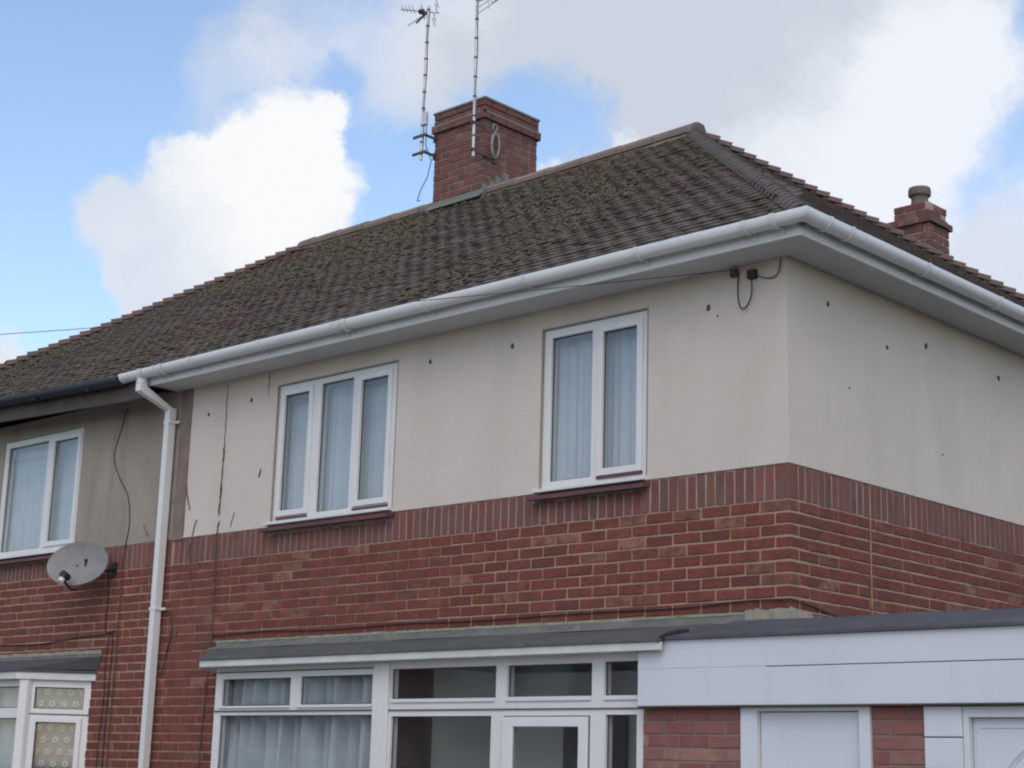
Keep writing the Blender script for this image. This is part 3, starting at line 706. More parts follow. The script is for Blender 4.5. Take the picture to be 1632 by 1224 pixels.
b = MB(); b.tube([(-.566, -.555, -1.125), (-.562, -.545, -1.095), (-.55, -.50, -1.070), (-.52, -.42, -1.050), (-.49, -.36, -1.035)], [.010, .020, .017, .020, .008], 7); b.build('tar_patch', M['black'], GAR)
# side door
df = MB().plate(-.045, .804, Z0, -1.499, YG - .018, YG + .07, [(.066, .735, Z0 - 1, -1.522)]).build('door_frame', M['boards'], GAR, bevel=.004)
MB().box(.070, .731, YG + .022, YG + .06, Z0, -1.526).build('door', M['boards'], GAR, bevel=.003)
MB().plate(.052, .75, Z0, -1.508, YG + .0, YG + .022, [(.078, .723, Z0 - 1, -1.534)]).build('door_stop', M['boards'], df, bevel=.004) if False else None
MB().box(.10, .135, YG - .02, YG + .021, -2.5, -2.38).build('door_handle', M['metal'], GAR, bevel=.004)
# cladding boards between the pillar and the garage door, then the up and over door
z = -1.502
for i in range(12):
    MB().box(1.132, 1.350, YG - .02, YG + .05, z - .157, z).build('cladding_board', M['boards'], GAR, bevel=.004); z -= .163
MB().plate(1.352, 3.43, Z0, -1.502, YG - .012, YG + .06, [(1.385, 3.35, Z0 - 1, -1.560)]).build('door_frame', M['boards'], GAR, bevel=.004)
gd = MB().box(1.388, 3.347, YG + .032, YG + .055, Z0, -1.563).build('garage_door', M['boards'], GAR, bevel=.002)
for cx in (1.84, 2.9):
    ring = [(cx + .33 * cos(a), YG + .030, -2.0 + .33 * sin(a)) for a in [2 * pi * i / 40 for i in range(40)]]
    b = MB(); b.tube(ring, .010, 6, closed=True)
    b.tube([(cx + .31 * cos(a), YG + .030, -2.0 + .31 * sin(a)) for a in [2 * pi * i / 40 for i in range(40)]], .006, 6, closed=True)
    b.build('round_moulding', M['boards'], gd, smooth=True)
MB().plate(1.41, 3.32, -3.2, -1.60, YG + .026, YG + .0315, [(1.435, 3.295, -3.18, -1.612)]).build('panel_moulding', M['boards'], gd)

# ------------------------------------------------------------------ roof
EY, RY, EZ, RZ = -.36, 3.0, 1.44, 3.845
RUN = RY - EY; XR, XL = .36, -11.80
def warp(x, t): return (.037 * max(0, -6.8 - x)) * (1 - t)
def S(face, a, t):
    """point on the roof: a runs along the eaves, t from eaves to ridge"""
    z = EZ + (RZ - EZ) * t
    if face == 'f': return V((a, EY + RUN * t, z + warp(a, t)))
    if face == 'b': return V((a, 2 * RY - EY - RUN * t, z + warp(a, t)))
    if face == 'r': return V((XR - RUN * t, a, z))
    return V((XL + RUN * t, a, z + warp(XL, t)))
def deck(parent, xa, xb, left):
    b = MB()
    def shell(dz):
        P = []
        for x in ([xa + (xb - xa) * i / 8 for i in range(9)]):
            tf = 1.0
            P.append(x)
        return P
    # front and back slopes as strips, hips clipped
    def corner(face, x, t): return S(face, x, t)
    n = 12
    for face in 'fb':
        g = []
        for i in range(n + 1):
            for j in range(2):
                t = j
                lo, hi = (xa, xb)
                if left: lo = XL + RUN * t
                else: hi = XR - RUN * t
                x = lo + (hi - lo) * i / n; g.append(S(face, x, t) - V((0, 0, .03)))
        b.add(g, [(2 * i, 2 * i + 2, 2 * i + 3, 2 * i + 1) for i in range(n)])
    if left: q = [S('l', EY, 0), S('l', 2 * RY - EY, 0), S('l', RY, 1)]
    else: q = [S('r', EY, 0), S('r', 2 * RY - EY, 0), S('r', RY, 1)]
    b.add([p - V((0, 0, .03)) for p in q], [(0, 1, 2)])
    return b.build('roof', M['deck'], parent)
RH = deck(HOUSE, XP, XR, False); RN = deck(NB, XL, XP, True)
slope = math.atan2(RZ - EZ, RUN); SL = RUN / cos(slope); G = .0965; NCO = int(SL / G)
def tile_mesh():
    b = MB(); W_, Lg, T = .1642, .150, .013
    # origin at the tail centre; x across, y up the slope, z normal; cambered
    vs = []
    for yy, zz in ((0, .026), (Lg, .006)):
        for xx, cz in ((-.5, -.002), (0, .002), (.5, -.002)): vs.append((xx * W_, yy, zz + cz))
    for yy, zz in ((0, .026 - T), (Lg, .006 - T)):
        for xx, cz in ((-.5, -.002), (0, .002), (.5, -.002)): vs.append((xx * W_, yy, zz + cz))
    fs = [(0, 1, 4, 3), (1, 2, 5, 4), (0, 6, 7, 1), (1, 7, 8, 2), (0, 3, 9, 6), (2, 8, 11, 5), (6, 9, 10, 7), (7, 10, 11, 8)]
    return [V(v) for v in vs], fs
tv, tf = tile_mesh()
tm = []
for k in range(4):
    me = bpy.data.meshes.new('tile'); me.from_pydata([v + V((random.uniform(-.0015, .0015) for _ in range(3))) for v in tv], [], tf)
    import bmesh
    q = bmesh.new(); q.from_mesh(me); bmesh.ops.recalc_face_normals(q, faces=q.faces); q.to_mesh(me); q.free()
    me.materials.append(M['tile']); tm.append(me)
def frame(face, a, t):
    p = S(face, a, t); up = (S(face, a, min(1, t + .01)) - S(face, a, t + .01 - .01)).normalized()
    ac = {'f': V((1, 0, 0)), 'b': V((-1, 0, 0)), 'r': V((0, 1, 0)), 'l': V((0, -1, 0))}[face]
    n = ac.cross(up).normalized(); ac = up.cross(n)
    return p, ac, up, n
tiles = {0: [], 1: []}; random.seed(5)
for face in 'fbrl':
    for c in range(NCO):
        t = (c * G) / SL
        if face in 'fb': lo, hi = XL + RUN * t, XR - RUN * t
        else: lo, hi = EY + RUN * t, 2 * RY - EY - RUN * t
        a = lo - .1 + (.0825 if c % 2 else 0)
        a = math.floor(lo / .165) * .165 + (.0825 if c % 2 else 0)
        while a < hi:
            if lo + .045 < a < hi - .045:
                p, ac, up, n = frame(face, a, t)
                sag = .012 * noise.noise(V((a * .8, t * 3, ord(face))))
                R3 = Matrix((ac, up, n)).transposed() @ Matrix.Rotation(random.gauss(0, .010), 3, 'Z') @ Matrix.Rotation(random.gauss(0, .016) + .0, 3, 'X') @ Matrix.Rotation(random.gauss(0, .011), 3, 'Y')
                p = p + n * (random.gauss(0, .0018) + sag) + up * random.gauss(0, .004) + ac * random.gauss(0, .007)
                side = 1 if (face == 'l' or (face in 'fb' and a < XP)) else 0
                tiles[side].append((p, R3, face))
            a += .165
def fscore(tt):
    p, R3, face = tt
    if face not in 'fr': return 0
    q = project(p)
    if not q or not (-10 < q[0] < 1642 and -10 < q[1] < 1234): return 0
    v = (CAM - p).normalized(); n = R3.col[2]
    return max(0, n.dot(v) + .02) / q[2] ** 2 if face == 'f' else 0
for side, roof in ((0, RH), (1, RN)):
    T_ = sorted(tiles[side], key=fscore, reverse=True); solo = [x for x in T_[:300] if fscore(x) > 0]; rest = T_[len(solo):]
    for p, R3, face in solo:
        place('tile', random.choice(tm), p, R3.to_euler(), roof)
    b = MB()
    for p, R3, face in rest: b.add([p + R3 @ v for v in tv], tf)
    b.build('tile', M['tile'], roof, kind='stuff')
# moss cushions on the front slopes
random.seed(8)
def clump(b, p, s, n3):
    vs = []; m_ = 6
    for i in range(m_):
        a = 2 * pi * i / m_; r = s * random.uniform(.7, 1.2); vs.append(p + V((cos(a) * r, sin(a) * r * .8, sin(a) * r * .58)))
    for i in range(m_):
        a = 2 * pi * i / m_ + .5; r = s * random.uniform(.35, .6); vs.append(p + V((cos(a) * r, sin(a) * r * .8, sin(a) * r * .58)) + n3 * s * random.uniform(.35, .6))
    vs.append(p + n3 * s * .6)
    fs = [(i, (i + 1) % m_, m_ + (i + 1) % m_, m_ + i) for i in range(m_)] + [(m_ + i, m_ + (i + 1) % m_, 2 * m_) for i in range(m_)]
    b.add(vs, fs)
for side, roof, cnt in ((0, RH, 2600), (1, RN, 2600)):
    b = MB(); k = 0
    while k < cnt:
        t = random.random(); c = int(t * NCO); t = c * G / SL + random.uniform(-.002, .004)
        a = random.uniform(XL + RUN * t + .15, XP) if side else random.uniform(XP, XR - RUN * t - .15)
        dn = noise.noise(V((a * .75, t * 3.2, 4.2))) + .3 * noise.noise(V((a * 2.4, t * 9, 1)))
        if dn + random.uniform(-.25, .25) < (.02 if a > -5 else -.12): continue
        if a > -2.4 and random.random() < .6: k += 1; continue
        p, ac, up, n = frame('f', a, t)
        s_ = random.uniform(.008, .026) * (1 if random.random() < .9 else 1.35)
        clump(b, p + n * .028, s_, n); k += 1
    b.build('moss', M['moss'], roof, kind='stuff')
# hip tiles: one bonnet per course, seated over both slopes
def hip(parent, x_of, y_of, sx, sy, wfn, mat='tile_red'):
    """sx, sy: the plan direction the hip runs down"""
    pts = []
    for c in range(NCO + 1):
        t = c * G / SL; pts.append(V((x_of(t), y_of(t), EZ + (RZ - EZ) * t + wfn(t))))
    for c in range(NCO):
        p0, p1 = pts[c], pts[c + 1]; up = (p1 - p0).normalized()
        side = V((0, 0, 1)).cross(up).normalized(); n = up.cross(side); n = n if n.z > 0 else -n
        b = MB(); vs = []; m_ = 8; Lh = (p1 - p0).length * 1.35
        tilt = random.uniform(-.004, .004)
        for s_, (r, lift) in ((0, (.112 if mat == 'tile_red' else .088, (.050 if mat == 'tile_red' else .026) + tilt)), (1, (.100 if mat == 'tile_red' else .080, .016))):
            q = p0 + up * (Lh * s_ - .01)
            for th in (0, .014):
                for i in range(m_ + 1):
                    a = radians(-74 + 148 * i / m_)
                    vs.append(q + side * (r - th) * sin(a) + n * ((r - th) * cos(a) - r * .62 + lift))
        m1 = m_ + 1; fs = []
        for i in range(m_):
            fs += [(i, i + 1, 2 * m1 + i + 1, 2 * m1 + i), (m1 + i, 3 * m1 + i, 3 * m1 + i + 1, m1 + i + 1), (i, m1 + i, m1 + i + 1, i + 1), (2 * m1 + i, 2 * m1 + i + 1, 3 * m1 + i + 1, 3 * m1 + i)]
        fs += [(0, 2 * m1, 3 * m1, m1), (m_, m1 + m_, 3 * m1 + m_, 2 * m1 + m_)]
        b.add(vs, fs); b.build('hip_tile', M[mat], parent)
    b = MB(); b.tube([p + V((0, 0, -.022)) for p in pts[::4] + [pts[-1]]], .062, 8); b.build('hip_bedding', M['tile_hip'], parent)
hip(RH, lambda t: XR - RUN * t, lambda t: EY + RUN * t, 1, -1, lambda t: 0, 'tile_hip')
hip(RH, lambda t: XR - RUN * t, lambda t: 2 * RY - EY - RUN * t, 1, 1, lambda t: 0)
hip(RN, lambda t: XL + RUN * t, lambda t: EY + RUN * t, -1, -1, lambda t: warp(XL + RUN * t, t))
hip(RN, lambda t: XL + RUN * t, lambda t: 2 * RY - EY - RUN * t, -1, 1, lambda t: warp(XL + RUN * t, t))
# ridge tiles
XRR, XLR = XR - RUN + .07, XL + RUN - .05
x = XRR
while x > XLR + .1:
    x2 = max(x - .445, XLR); b = MB(); vs = []; m_ = 10
    mid = (x + x2) / 2; dz = random.uniform(-.004, .004) - .012 * sin(pi * (mid - XLR) / (XRR - XLR))
    for q, r in ((x, .128), (x2 + .004, .122)):
        for th in (0, .016):
            for i in range(m_ + 1):
                a = radians(-86 + 172 * i / m_); vs.append((q, RY + (r - th) * sin(a), RZ + dz + (r - th) * cos(a) - .035))
    m1 = m_ + 1; fs = []
    for i in range(m_):
        fs += [(i, i + 1, 2 * m1 + i + 1, 2 * m1 + i), (m1 + i, 3 * m1 + i, 3 * m1 + i + 1, m1 + i + 1), (i, m1 + i, m1 + i + 1, i + 1), (2 * m1 + i, 2 * m1 + i + 1, 3 * m1 + i + 1, 3 * m1 + i)]
    fs += [(0, 2 * m1, 3 * m1, m1), (m_, m1 + m_, 3 * m1 + m_, 2 * m1 + m_)]
    b.add(vs, fs); b.build('ridge_tile', M['tile_ridge'], RH if mid > XP else RN); x = x2
b = MB(); blob(b, (XRR - .01, RY, RZ + .0), .055, .105, .10, 14, .03); b.build('ridge_end_mortar', M['tile_hip'], RH, smooth=True)
b = MB(); b.box(XLR + .05, XP, RY - .105, RY + .105, RZ - .06, RZ + .03); b.build('ridge_bedding', M['mortar'], RN)
b = MB(); b.box(XP + .01, XRR - .06, RY - .105, RY + .105, RZ - .06, RZ + .03); b.build('ridge_bedding', M['mortar'], RH)

# ------------------------------------------------------------------ eaves: soffit, fascia, gutters
SO = -6.44
b = MB(); b.box(SO, .30, -.30, -.007, 1.3255, 1.335); b.box(.0075, .30, -.006, 6.3, 1.3255, 1.335); SOF = b.build('soffit', M['soffit'], HOUSE)
b = MB(); b.box(SO, .318, -.318, -.3005, 1.320, 1.455); b.box(.3005, .318, -.300, 6.32, 1.3205, 1.4545); b.build('fascia', M['upvc'], HOUSE, bevel=.002)
b = MB(); b.box(.30, .3, 6.3, 6.3, 1.3, 1.31); b.box(XP, .30, 6.2, 6.3, 1.3255, 1.335); b.box(XP, .318, 6.301, 6.32, 1.32, 1.45); b.build('rear_fascia', M['upvc'], HOUSE)
GX0 = -6.735
def gut_prof(oc, zc, r, th, n=10):
    P = [(oc + r * cos(a), zc + r * sin(a)) for a in [pi + pi * i / n for i in range(n + 1)]]
    P[0] = (oc - r, zc + .004); P.append((oc + r, zc + .012)); P.append((oc + r - .010, zc + .012)); P.append((oc + r - .010, zc + .004))
    P += [(oc + (r - th) * cos(a), zc + (r - th) * sin(a)) for a in [2 * pi - pi * i / n for i in range(n + 1)]]
    return P
def sweep_mitre(b, prof, x0, xcorner, y1):
    """front run from x0 to the mitre at (+o, -o), then side run to y1"""
    n = len(prof); vs = [(x0, -o, z) for o, z in prof] + [(xcorner + o, -o, z) for o, z in prof] + [(xcorner + o, y1, z) for o, z in prof]
    fs = [(k * n + i, k * n + (i + 1) % n, (k + 1) * n + (i + 1) % n, (k + 1) * n + i) for k in range(2) for i in range(n)]
    b.add(vs, fs)
GZ = 1.434; GO = .382; GR = .058
b = MB(); sweep_mitre(b, gut_prof(GO, GZ, GR, .004), GX0, 0, 6.45)
GUT = b.build('gutter', M['gutter_w'], HOUSE, smooth=True)
# end stop
b = MB(); b.add([(GX0 - .004, -o, z) for o, z in gut_prof(GO, GZ, GR + .003, .06)[:13]] + [(GX0 + .012, -o, z) for o, z in gut_prof(GO, GZ, GR + .003, .06)[:13]],
    [tuple(range(13)), tuple(range(25, 12, -1))] + [(i, (i + 1) % 13, 13 + (i + 1) % 13, 13 + i) for i in range(13)]); b.build('gutter_end_stop', M['upvc'], GUT)
def bracket(x=None, y=None, wd=.022, r=GR + .010):
    P = gut_prof(GO, GZ, r, .006); P = [(o, z) for o, z in P]
    b = MB(); n = len(P)
    if y is None: vs = [(x - wd, -o, z) for o, z in P] + [(x + wd, -o, z) for o, z in P]
    else: vs = [(o, y - wd, z) for o, z in P] + [(o, y + wd, z) for o, z in P]
    b.add(vs, [(i, (i + 1) % n, n + (i + 1) % n, n + i) for i in range(n)] + [tuple(range(n)), tuple(range(n, 2 * n))[::-1]])
    if y is None: b.box(x - wd, x + wd, -.326, -.319, 1.345, 1.43)
    else: b.box(.319, .326, y - wd, y + wd, 1.345, 1.43)
    b.build('gutter_bracket', M['upvc'], GUT, bevel=.002)
for x in (-6.22, -5.70, -4.78, -3.87, -3.80, -2.86, -1.87, -.87, -.02): bracket(x=x, wd=.013)
for x in (-6.42, -6.12, -3.74): bracket(x=x, wd=.022, r=GR + .013)
for x in (.19,): bracket(x=x, wd=.018, r=GR + .012)
for y in (-.17, .08, 1.02, 2.02, 3.02, 4.0, 5.0): bracket(y=y, wd=.013)
# small outlet and square downpipe with its offset
PX = -6.425; S2 = .033
b = MB(); b.lathe([(.046, 0), (.046, .05), (.05, .055), (.05, .07)], (-6.45, -GO, 1.333), 14); b.build('gutter_outlet', M['upvc'], GUT, smooth=True)
def sq_tube(b, pts, s):
    """square section following a path in a plane x=const"""
    rings = []
    for i, p in enumerate(pts):
        a = V(pts[max(i - 1, 0)]); c = V(pts[min(i + 1, len(pts) - 1)]); t = (c - a).normalized()
        d1_ = (V(p) - a).normalized() if i else t; d2_ = (c - V(p)).normalized() if i < len(pts) - 1 else t
        k = 1 / max(.6, math.sqrt((1 + d1_.dot(d2_)) / 2))
        sd_ = V((1, 0, 0)); sd_ = (sd_ - t * sd_.dot(t)).normalized(); nn = t.cross(sd_)
        rings.append([V(p) + sd_ * s * a1 + nn * s * b1 * k for a1, b1 in ((-1, -1), (1, -1), (1, 1), (-1, 1))])
    vs = [q for r in rings for q in r]; n = len(pts)
    fs = [(i * 4 + j, i * 4 + (j + 1) % 4, i * 4 + 4 + (j + 1) % 4, i * 4 + 4 + j) for i in range(n - 1) for j in range(4)] + [(3, 2, 1, 0), tuple((n - 1) * 4 + j for j in range(4))]
    b.add(vs, fs)
b = MB(); sq_tube(b, [(-6.45, -GO, 1.345), (-6.45, -GO, 1.285), (-6.427, -.075, 1.135), (-6.427, -.075, -ZO + .1)], S2)
DP = b.build('downpipe', M['upvc'], HOUSE, bevel=.003)
b = MB(); sq_tube(b, [(-6.45, -GO, 1.352), (-6.45, -GO, 1.26)], S2 + .004); b.build('pipe_socket', M['upvc'], DP, bevel=.002)
b = MB(); sq_tube(b, [(-6.427, -.075, 1.16), (-6.427, -.075, 1.06)], S2 + .004); b.build('pipe_socket', M['upvc'], DP, bevel=.002)
for z in (1.02, -.62, -2.2):
    b = MB(); b.box(-6.472, -6.382, -.115, -.036, z, z + .026); b.box(-6.385, -6.335, -.05, -.036, z + .002, z + .024); b.box(-6.45, -6.40, -.036, .006, z + .003, z + .023); b.build('pipe_clip', M['upvc'], DP, bevel=.002)
# neighbour's eaves
n = 16; b = MB(); b2 = MB(); b3 = MB()
def strip(bb, x0, x1, prof):
    vs = []; k = len(prof)
    for i in range(n + 1):
        x = x0 + (x1 - x0) * i / n; wz = warp(x, 0)
        vs += [(x, -o, z + wz) for o, z in prof]
    bb.add(vs, [(i * k + j, i * k + (j + 1) % k, (i + 1) * k + (j + 1) % k, (i + 1) * k + j) for i in range(n) for j in range(k)] + [tuple(range(k)), tuple(n * k + j for j in range(k))[::-1]])
strip(b, -11.9, -6.75, gut_prof(.395, 1.415, .06, .006)); b.build('gutter', M['gutter_n'], NB, smooth=True)
strip(b2, -11.75, SO - .004, [(.30, 1.225), (.325, 1.225), (.325, 1.43), (.30, 1.43)]); b2.build('fascia', M['fascia_n'], NB)
strip(b3, -11.75, SO - .004, [(.0, 1.33), (.298, 1.235), (.298, 1.25), (.0, 1.345)]); b3.build('soffit', M['fascia_n'], NB)
b = MB()
for x in (-7.2, -8.1, -9.0, -9.9): b.box(x - .012, x + .012, -.46, -.325, 1.345 + warp(x, 0), 1.355 + warp(x, 0))
b.build('gutter_bracket', M['gutter_n'], NB)

# ------------------------------------------------------------------ main chimney
CX0, CX1, CY0, CY1 = -6.25, -5.53, 2.84, 3.64; BZ = 3.55
b = MB(); b.box(CX0 + .006, CX1 - .006, CY0 + .006, CY1 - .006, BZ, 4.80); CH = b.build('chimney', M['mortar_dark'], HOUSE)
def stack(x0, x1, y0, y1, z, n, proud=0., start=0):
    out = []; x0 -= proud; x1 += proud; y0 -= proud; y1 += proud
    for k in range(n):
        zz = z + .075 * k; odd = (k + start) % 2
        for yy, flip in ((y0, 0), (y1 - .1025, 1)):       # x runs
            xx = x0 if (odd ^ flip) else x0 + .1125
            end = x1 if (odd ^ flip) is False else x1
            while xx < x1 - .02:
                l = min(.215, x1 - xx); out.append((xx, yy, zz, l, .1025, .063)) if l > .03 else None; xx += .225
        for xq in (x0, x1 - .1025):
            yy = y0 + (.1125 if odd or xq != x0 else 0) if xq == x0 else y0 + (0 if False else .1125)
            while yy < y1 - .12:
                l = min(.215, y1 - .1125 - yy); out.append((xq, yy, zz, .1025, l, .065)) if l > .03 else None; yy += .225
    return out
chb = stack(CX0, CX1, CY0, CY1, BZ + .005, 14)
chb += stack(CX0, CX1, CY0, CY1, BZ + .005 + 14 * .075, 1, .030)
chb += stack(CX0, CX1, CY0, CY1, BZ + .005 + 15 * .075, 2, .010, 1)
lay(chb, 'brick', CH, M['brick_dark'])
zc = BZ + 15 * .075
b = MB()
for (xa, xb, ya, yb) in ((CX0 - .027, CX1 + .027, CY0 - .027, CY0 - .004), (CX0 - .027, CX1 + .027, CY1 + .004, CY1 + .027), (CX0 - .027, CX0 - .004, CY0 - .027, CY1 + .027), (CX1 + .004, CX1 + .027, CY0 - .027, CY1 + .027)):
    b.box(xa, xb, ya, yb, zc - .004, zc + .014)
b.build('weathering_fillet', M['lead'], CH)
b = MB(); b.prism([(CX0 - .02, CY0 - .02), (CX1 + .02, CY0 - .02), (CX1 + .02, CY1 + .02), (CX0 - .02, CY1 + .02)], zc + .145, zc + .165); blob(b, ((CX0 + CX1) / 2, 3.24, zc + .165), .3, .3, .06, 12, .1)
b.build('flaunching', M['lead'], CH)
b = MB()
# lead apron at the foot and stepped side flashing
b.prism([(CX0 - .05, CY0 - .022), (CX1 + .03, CY0 - .022), (CX1 + .03, CY0 - .002), (CX0 - .05, CY0 - .002)], 3.68, 3.835)
b.add([(CX0 - .025, CY0 - .02, 3.80), (CX1 + .025, CY0 - .02, 3.80), (CX1 + .025, CY0 - .075, 3.752), (CX0 - .025, CY0 - .075, 3.752),
       (CX0 - .025, CY0 - .02, 3.79), (CX1 + .025, CY0 - .02, 3.79), (CX1 + .025, CY0 - .075, 3.742), (CX0 - .025, CY0 - .075, 3.742)],
      [(0, 1, 2, 3), (7, 6, 5, 4), (0, 4, 5, 1), (1, 5, 6, 2), (2, 6, 7, 3), (3, 7, 4, 0)])
for i in range(4): b.box(CX1 + .001, CX1 + .014, CY0 + i * .09, CY0 + i * .09 + .1, 3.70, 3.90 + .065 * i)
b.build('flashing', M['lead'], CH)

# rear chimney with pot
DX0, DX1, DY0, DY1 = -1.985, -1.60, 4.75, 5.12
b = MB(); b.box(DX0 + .006, DX1 - .006, DY0 + .006, DY1 - .006, 2.3, 3.24); b.box(DX0 + .02, DX1 - .02, DY0 + .02, DY1 - .02, 3.24, 3.385); CH2 = b.build('chimney', M['mortar_grey'], HOUSE, label='small rear chimney with a clay pot')
c2 = stack(DX0, DX1, DY0, DY1, 2.345, 11) + stack(DX0, DX1, DY0, DY1, 2.345 + 11 * .075, 1, .035) + stack(DX0, DX1, DY0, DY1, 2.345 + 12 * .075, 2, -.012, 1)
lay(c2, 'brick', CH2, M['brick_dark'])
b = MB(); b.box(DX0 + .03, DX1 - .03, DY0 + .03, DY1 - .03, 3.36, 3.39); b.build('flaunching', M['mortar'], CH2, bevel=.01)
b = MB(); b.lathe([(.10, 0), (.085, .05), (.078, .11), (.082, .125), (.104, .14), (.108, .165), (.104, .20), (.10, .215), (.07, .215), (.07, .1)], (-1.79, 4.93, 3.37), 18)
b.build('chimney_pot', M['pot'], CH2, smooth=True)

# ------------------------------------------------------------------ television aerials
def aerial(name, x0, y0, z0, x1, y1, z1, label, seed):
    e = empty(name, (x0, y0, z0), label, 'aerial')
    b = MB(); b.tube([(x0, y0, z0), (x1, y1, z1)], .016, 10); b.build('mast', M['metal'], e, smooth=True)
    k = 9
    for i in range(1, k + 1):
        b = MB()
        t = i / (k + .3); p = V((x0, y0, z0)).lerp(V((x1, y1, z1)), t); b.tube([p, p + V((0, 0, .018))], .020, 8); b.build('cable_tie', M['metal_dark'], e)
    rnd = random.Random(seed); P = []
    for i in range(28):
        t = i / 27 * .97; p = V((x0, y0, z0 + .05)).lerp(V((x1, y1, z1)), t); a = sin(i * .5) * .5 - .3
        P.append(p + V((cos(a) * .021, sin(a) * .021, 0)))
    b = MB(); b.tube(P, .0035, 6); b.build('coaxial_cable', M['black'], e)
    return e
A1 = aerial('television_aerial', -6.285, 2.684, 4.285, -6.265, 2.684, 6.02, 'left of the two chimney aerials, its mast on brackets beside the stack', 1)
A2 = aerial('television_aerial', -5.515, 2.68, 4.14, -5.535, 2.68, 6.12, 'right of the two chimney aerials, its mast crossing the brick face beside a white coil', 2)
for z in (4.36, 4.55):
    b = MB(); b.box(-6.40, -6.20, 2.662, 2.676, z - .014, z + .014); b.box(-6.24, -6.222, 2.67, 2.842, z - .012, z + .012); b.box(-6.262, -6.222, 2.828, 2.838, z - .04, z + .04)
    b.build('mast_bracket', M['metal_dark'], A1)
MB().box(-6.262, -6.215, 2.66, 2.70, 4.66, 4.80).build('masthead_amplifier', M['metal'], A1, bevel=.005)
b = MB(); b.tube([(-6.24, 2.70, 4.66), (-6.26, 2.72, 4.45), (-6.24, 2.79, 4.30), (-6.28, 2.78, 4.12), (-6.36, 2.76, 3.98), (-6.44, 2.80, 3.90), (-6.50, 2.90, 3.95)], .005, 6); b.build('coaxial_cable', M['black'], A1)
for z in (4.21, 4.50):
    b = MB(); b.box(-5.535, -5.495, 2.64, 2.70, z - .012, z + .012); b.box(-5.522, -5.508, 2.69, 2.84, z - .010, z + .010); b.build('mast_bracket', M['metal_dark'], A2)
b = MB()
b.box(-5.52, -5.505, 2.70, 3.02, 4.19, 4.205); b.box(-5.529, -5.512, 2.97, 3.02, 4.16, 4.22)
b.build('mast_bracket', M['metal_dark'], A2)
# coil of white cable hanging on the brick face
b = MB()
for k_, (r1, r2) in enumerate(((.055, .13), (.062, .14), (.05, .12))):
    b.tube([(-5.505 + .006 * k_, 2.98 + r1 * cos(a), 4.345 + r2 * sin(a)) for a in [2 * pi * i / 24 for i in range(24)]], .0065, 6, closed=True)
b.tube([(-5.50, 2.97 + .03 * cos(a), 4.535 + .035 * sin(a)) for a in [2 * pi * i / 14 for i in range(14)]], .008, 6, closed=True)
b.tube([(-5.50, 2.97, 4.50), (-5.495, 2.98, 4.44)], .006, 6)
b.build('white_cable_coil', M['cablegrey'], A2)
def yagi(e, base, d, L_, n, el, refl):
    d = V(d).normalized(); s_ = d.cross(V((0, 0, 1))).normalized(); up = s_.cross(d); base = V(base)
    b = MB(); b.tube([base - d * .12, base + d * L_], .009, 8); b.build('boom', M['metal'], e)
    for i in range(n):
        p = base + d * (.16 + (L_ - .18) * i / (n - 1)); b = MB(); hl = el * (1 - .25 * i / n)
        b.tube([p - s_ * hl + up * .012, p + s_ * hl + up * .012], .0042, 6); b.build('director', M['metal'], e)
    b = MB(); q = base - d * .08
    for k_ in range(-2, 3):
        if k_: b.tube([q - s_ * refl + up * .055 * k_, q + s_ * refl + up * .055 * k_], .004, 6)
    b.tube([q - up * .14, q + up * .14], .005, 6); b.build('reflector', M['metal'], e)
    b = MB(); p = base + d * .06
    b.tube([p - s_ * .13 + up * .02, p + s_ * .13 + up * .02, p + s_ * .13 - up * .03, p - s_ * .13 - up * .03], .005, 6, closed=True); b.build('dipole', M['metal'], e)
    b = MB(); blob(b, p, .03, .03, .028, 8, .05); b.build('junction_box', M['metal_dark'], e, smooth=True)
yagi(A1, (-6.272, 2.684, 5.955), (-.75, -.55, .12), .30, 4, .10, .11)
b = MB(); blob(b, (-6.29, 2.60, 5.93), .035, .035, .03, 8, .05); blob(b, (-6.37, 2.72, 5.98), .032, .032, .026, 8, .05); b.tube([(-6.27, 2.68, 5.96), (-6.36, 2.6, 5.82)], .011, 6); b.tube([(-6.27, 2.66, 5.93), (-6.40, 2.52, 5.77)], .004, 6)
b.build('clamp', M['metal_dark'], A1, smooth=True)
yagi(A2, (-5.345, 2.72, 5.86), (.25, 1, .30), .55, 5, .13, .20)
b = MB(); b.tube([(-5.53, 2.68, 5.84), (-5.34, 2.71, 5.86)], .010, 8); b.build('cross_arm', M['metal'], A2)
# ------------------------------------------------------------------ satellite dish
D = empty('satellite_dish', (-7.60, 0, -.20), 'grey oval satellite dish fixed to the brick wall under the left window', 'satellite dish')
c = V((-7.43, -.22, -.185)); nrm = V((.40, -.88, .26)).normalized(); sx_ = V((0, 0, 1)).cross(nrm).normalized(); uy_ = nrm.cross(sx_)
b = MB(); vs = []; rings = 8; seg = 32
for layer in (0, 1):
    for i in range(rings + 1):
        rr = i / rings
        for j in range(seg):
            a = 2 * pi * j / seg; vs.append(c + sx_ * (.315 * rr * cos(a)) + uy_ * (.212 * rr * sin(a)) + nrm * (.055 * rr * rr - .012 * layer))
fs = []; o1 = (rings + 1) * seg
for i in range(rings):
    for j in range(seg):
        q = (i * seg + j, i * seg + (j + 1) % seg, (i + 1) * seg + (j + 1) % seg, (i + 1) * seg + j)
        fs += [q, tuple(o1 + k_ for k_ in q[::-1])]
fs += [(rings * seg + j, rings * seg + (j + 1) % seg, o1 + rings * seg + (j + 1) % seg, o1 + rings * seg + j) for j in range(seg)]
b.add(vs, fs); DS = b.build('reflector', M['dish'], D, smooth=True)
b = MB()
for k_ in (-.03, .05): blob(b, c + sx_ * k_ + nrm * .006, .009, .009, .009, 6, .05)
b.build('bolt', M['metal_dark'], DS)
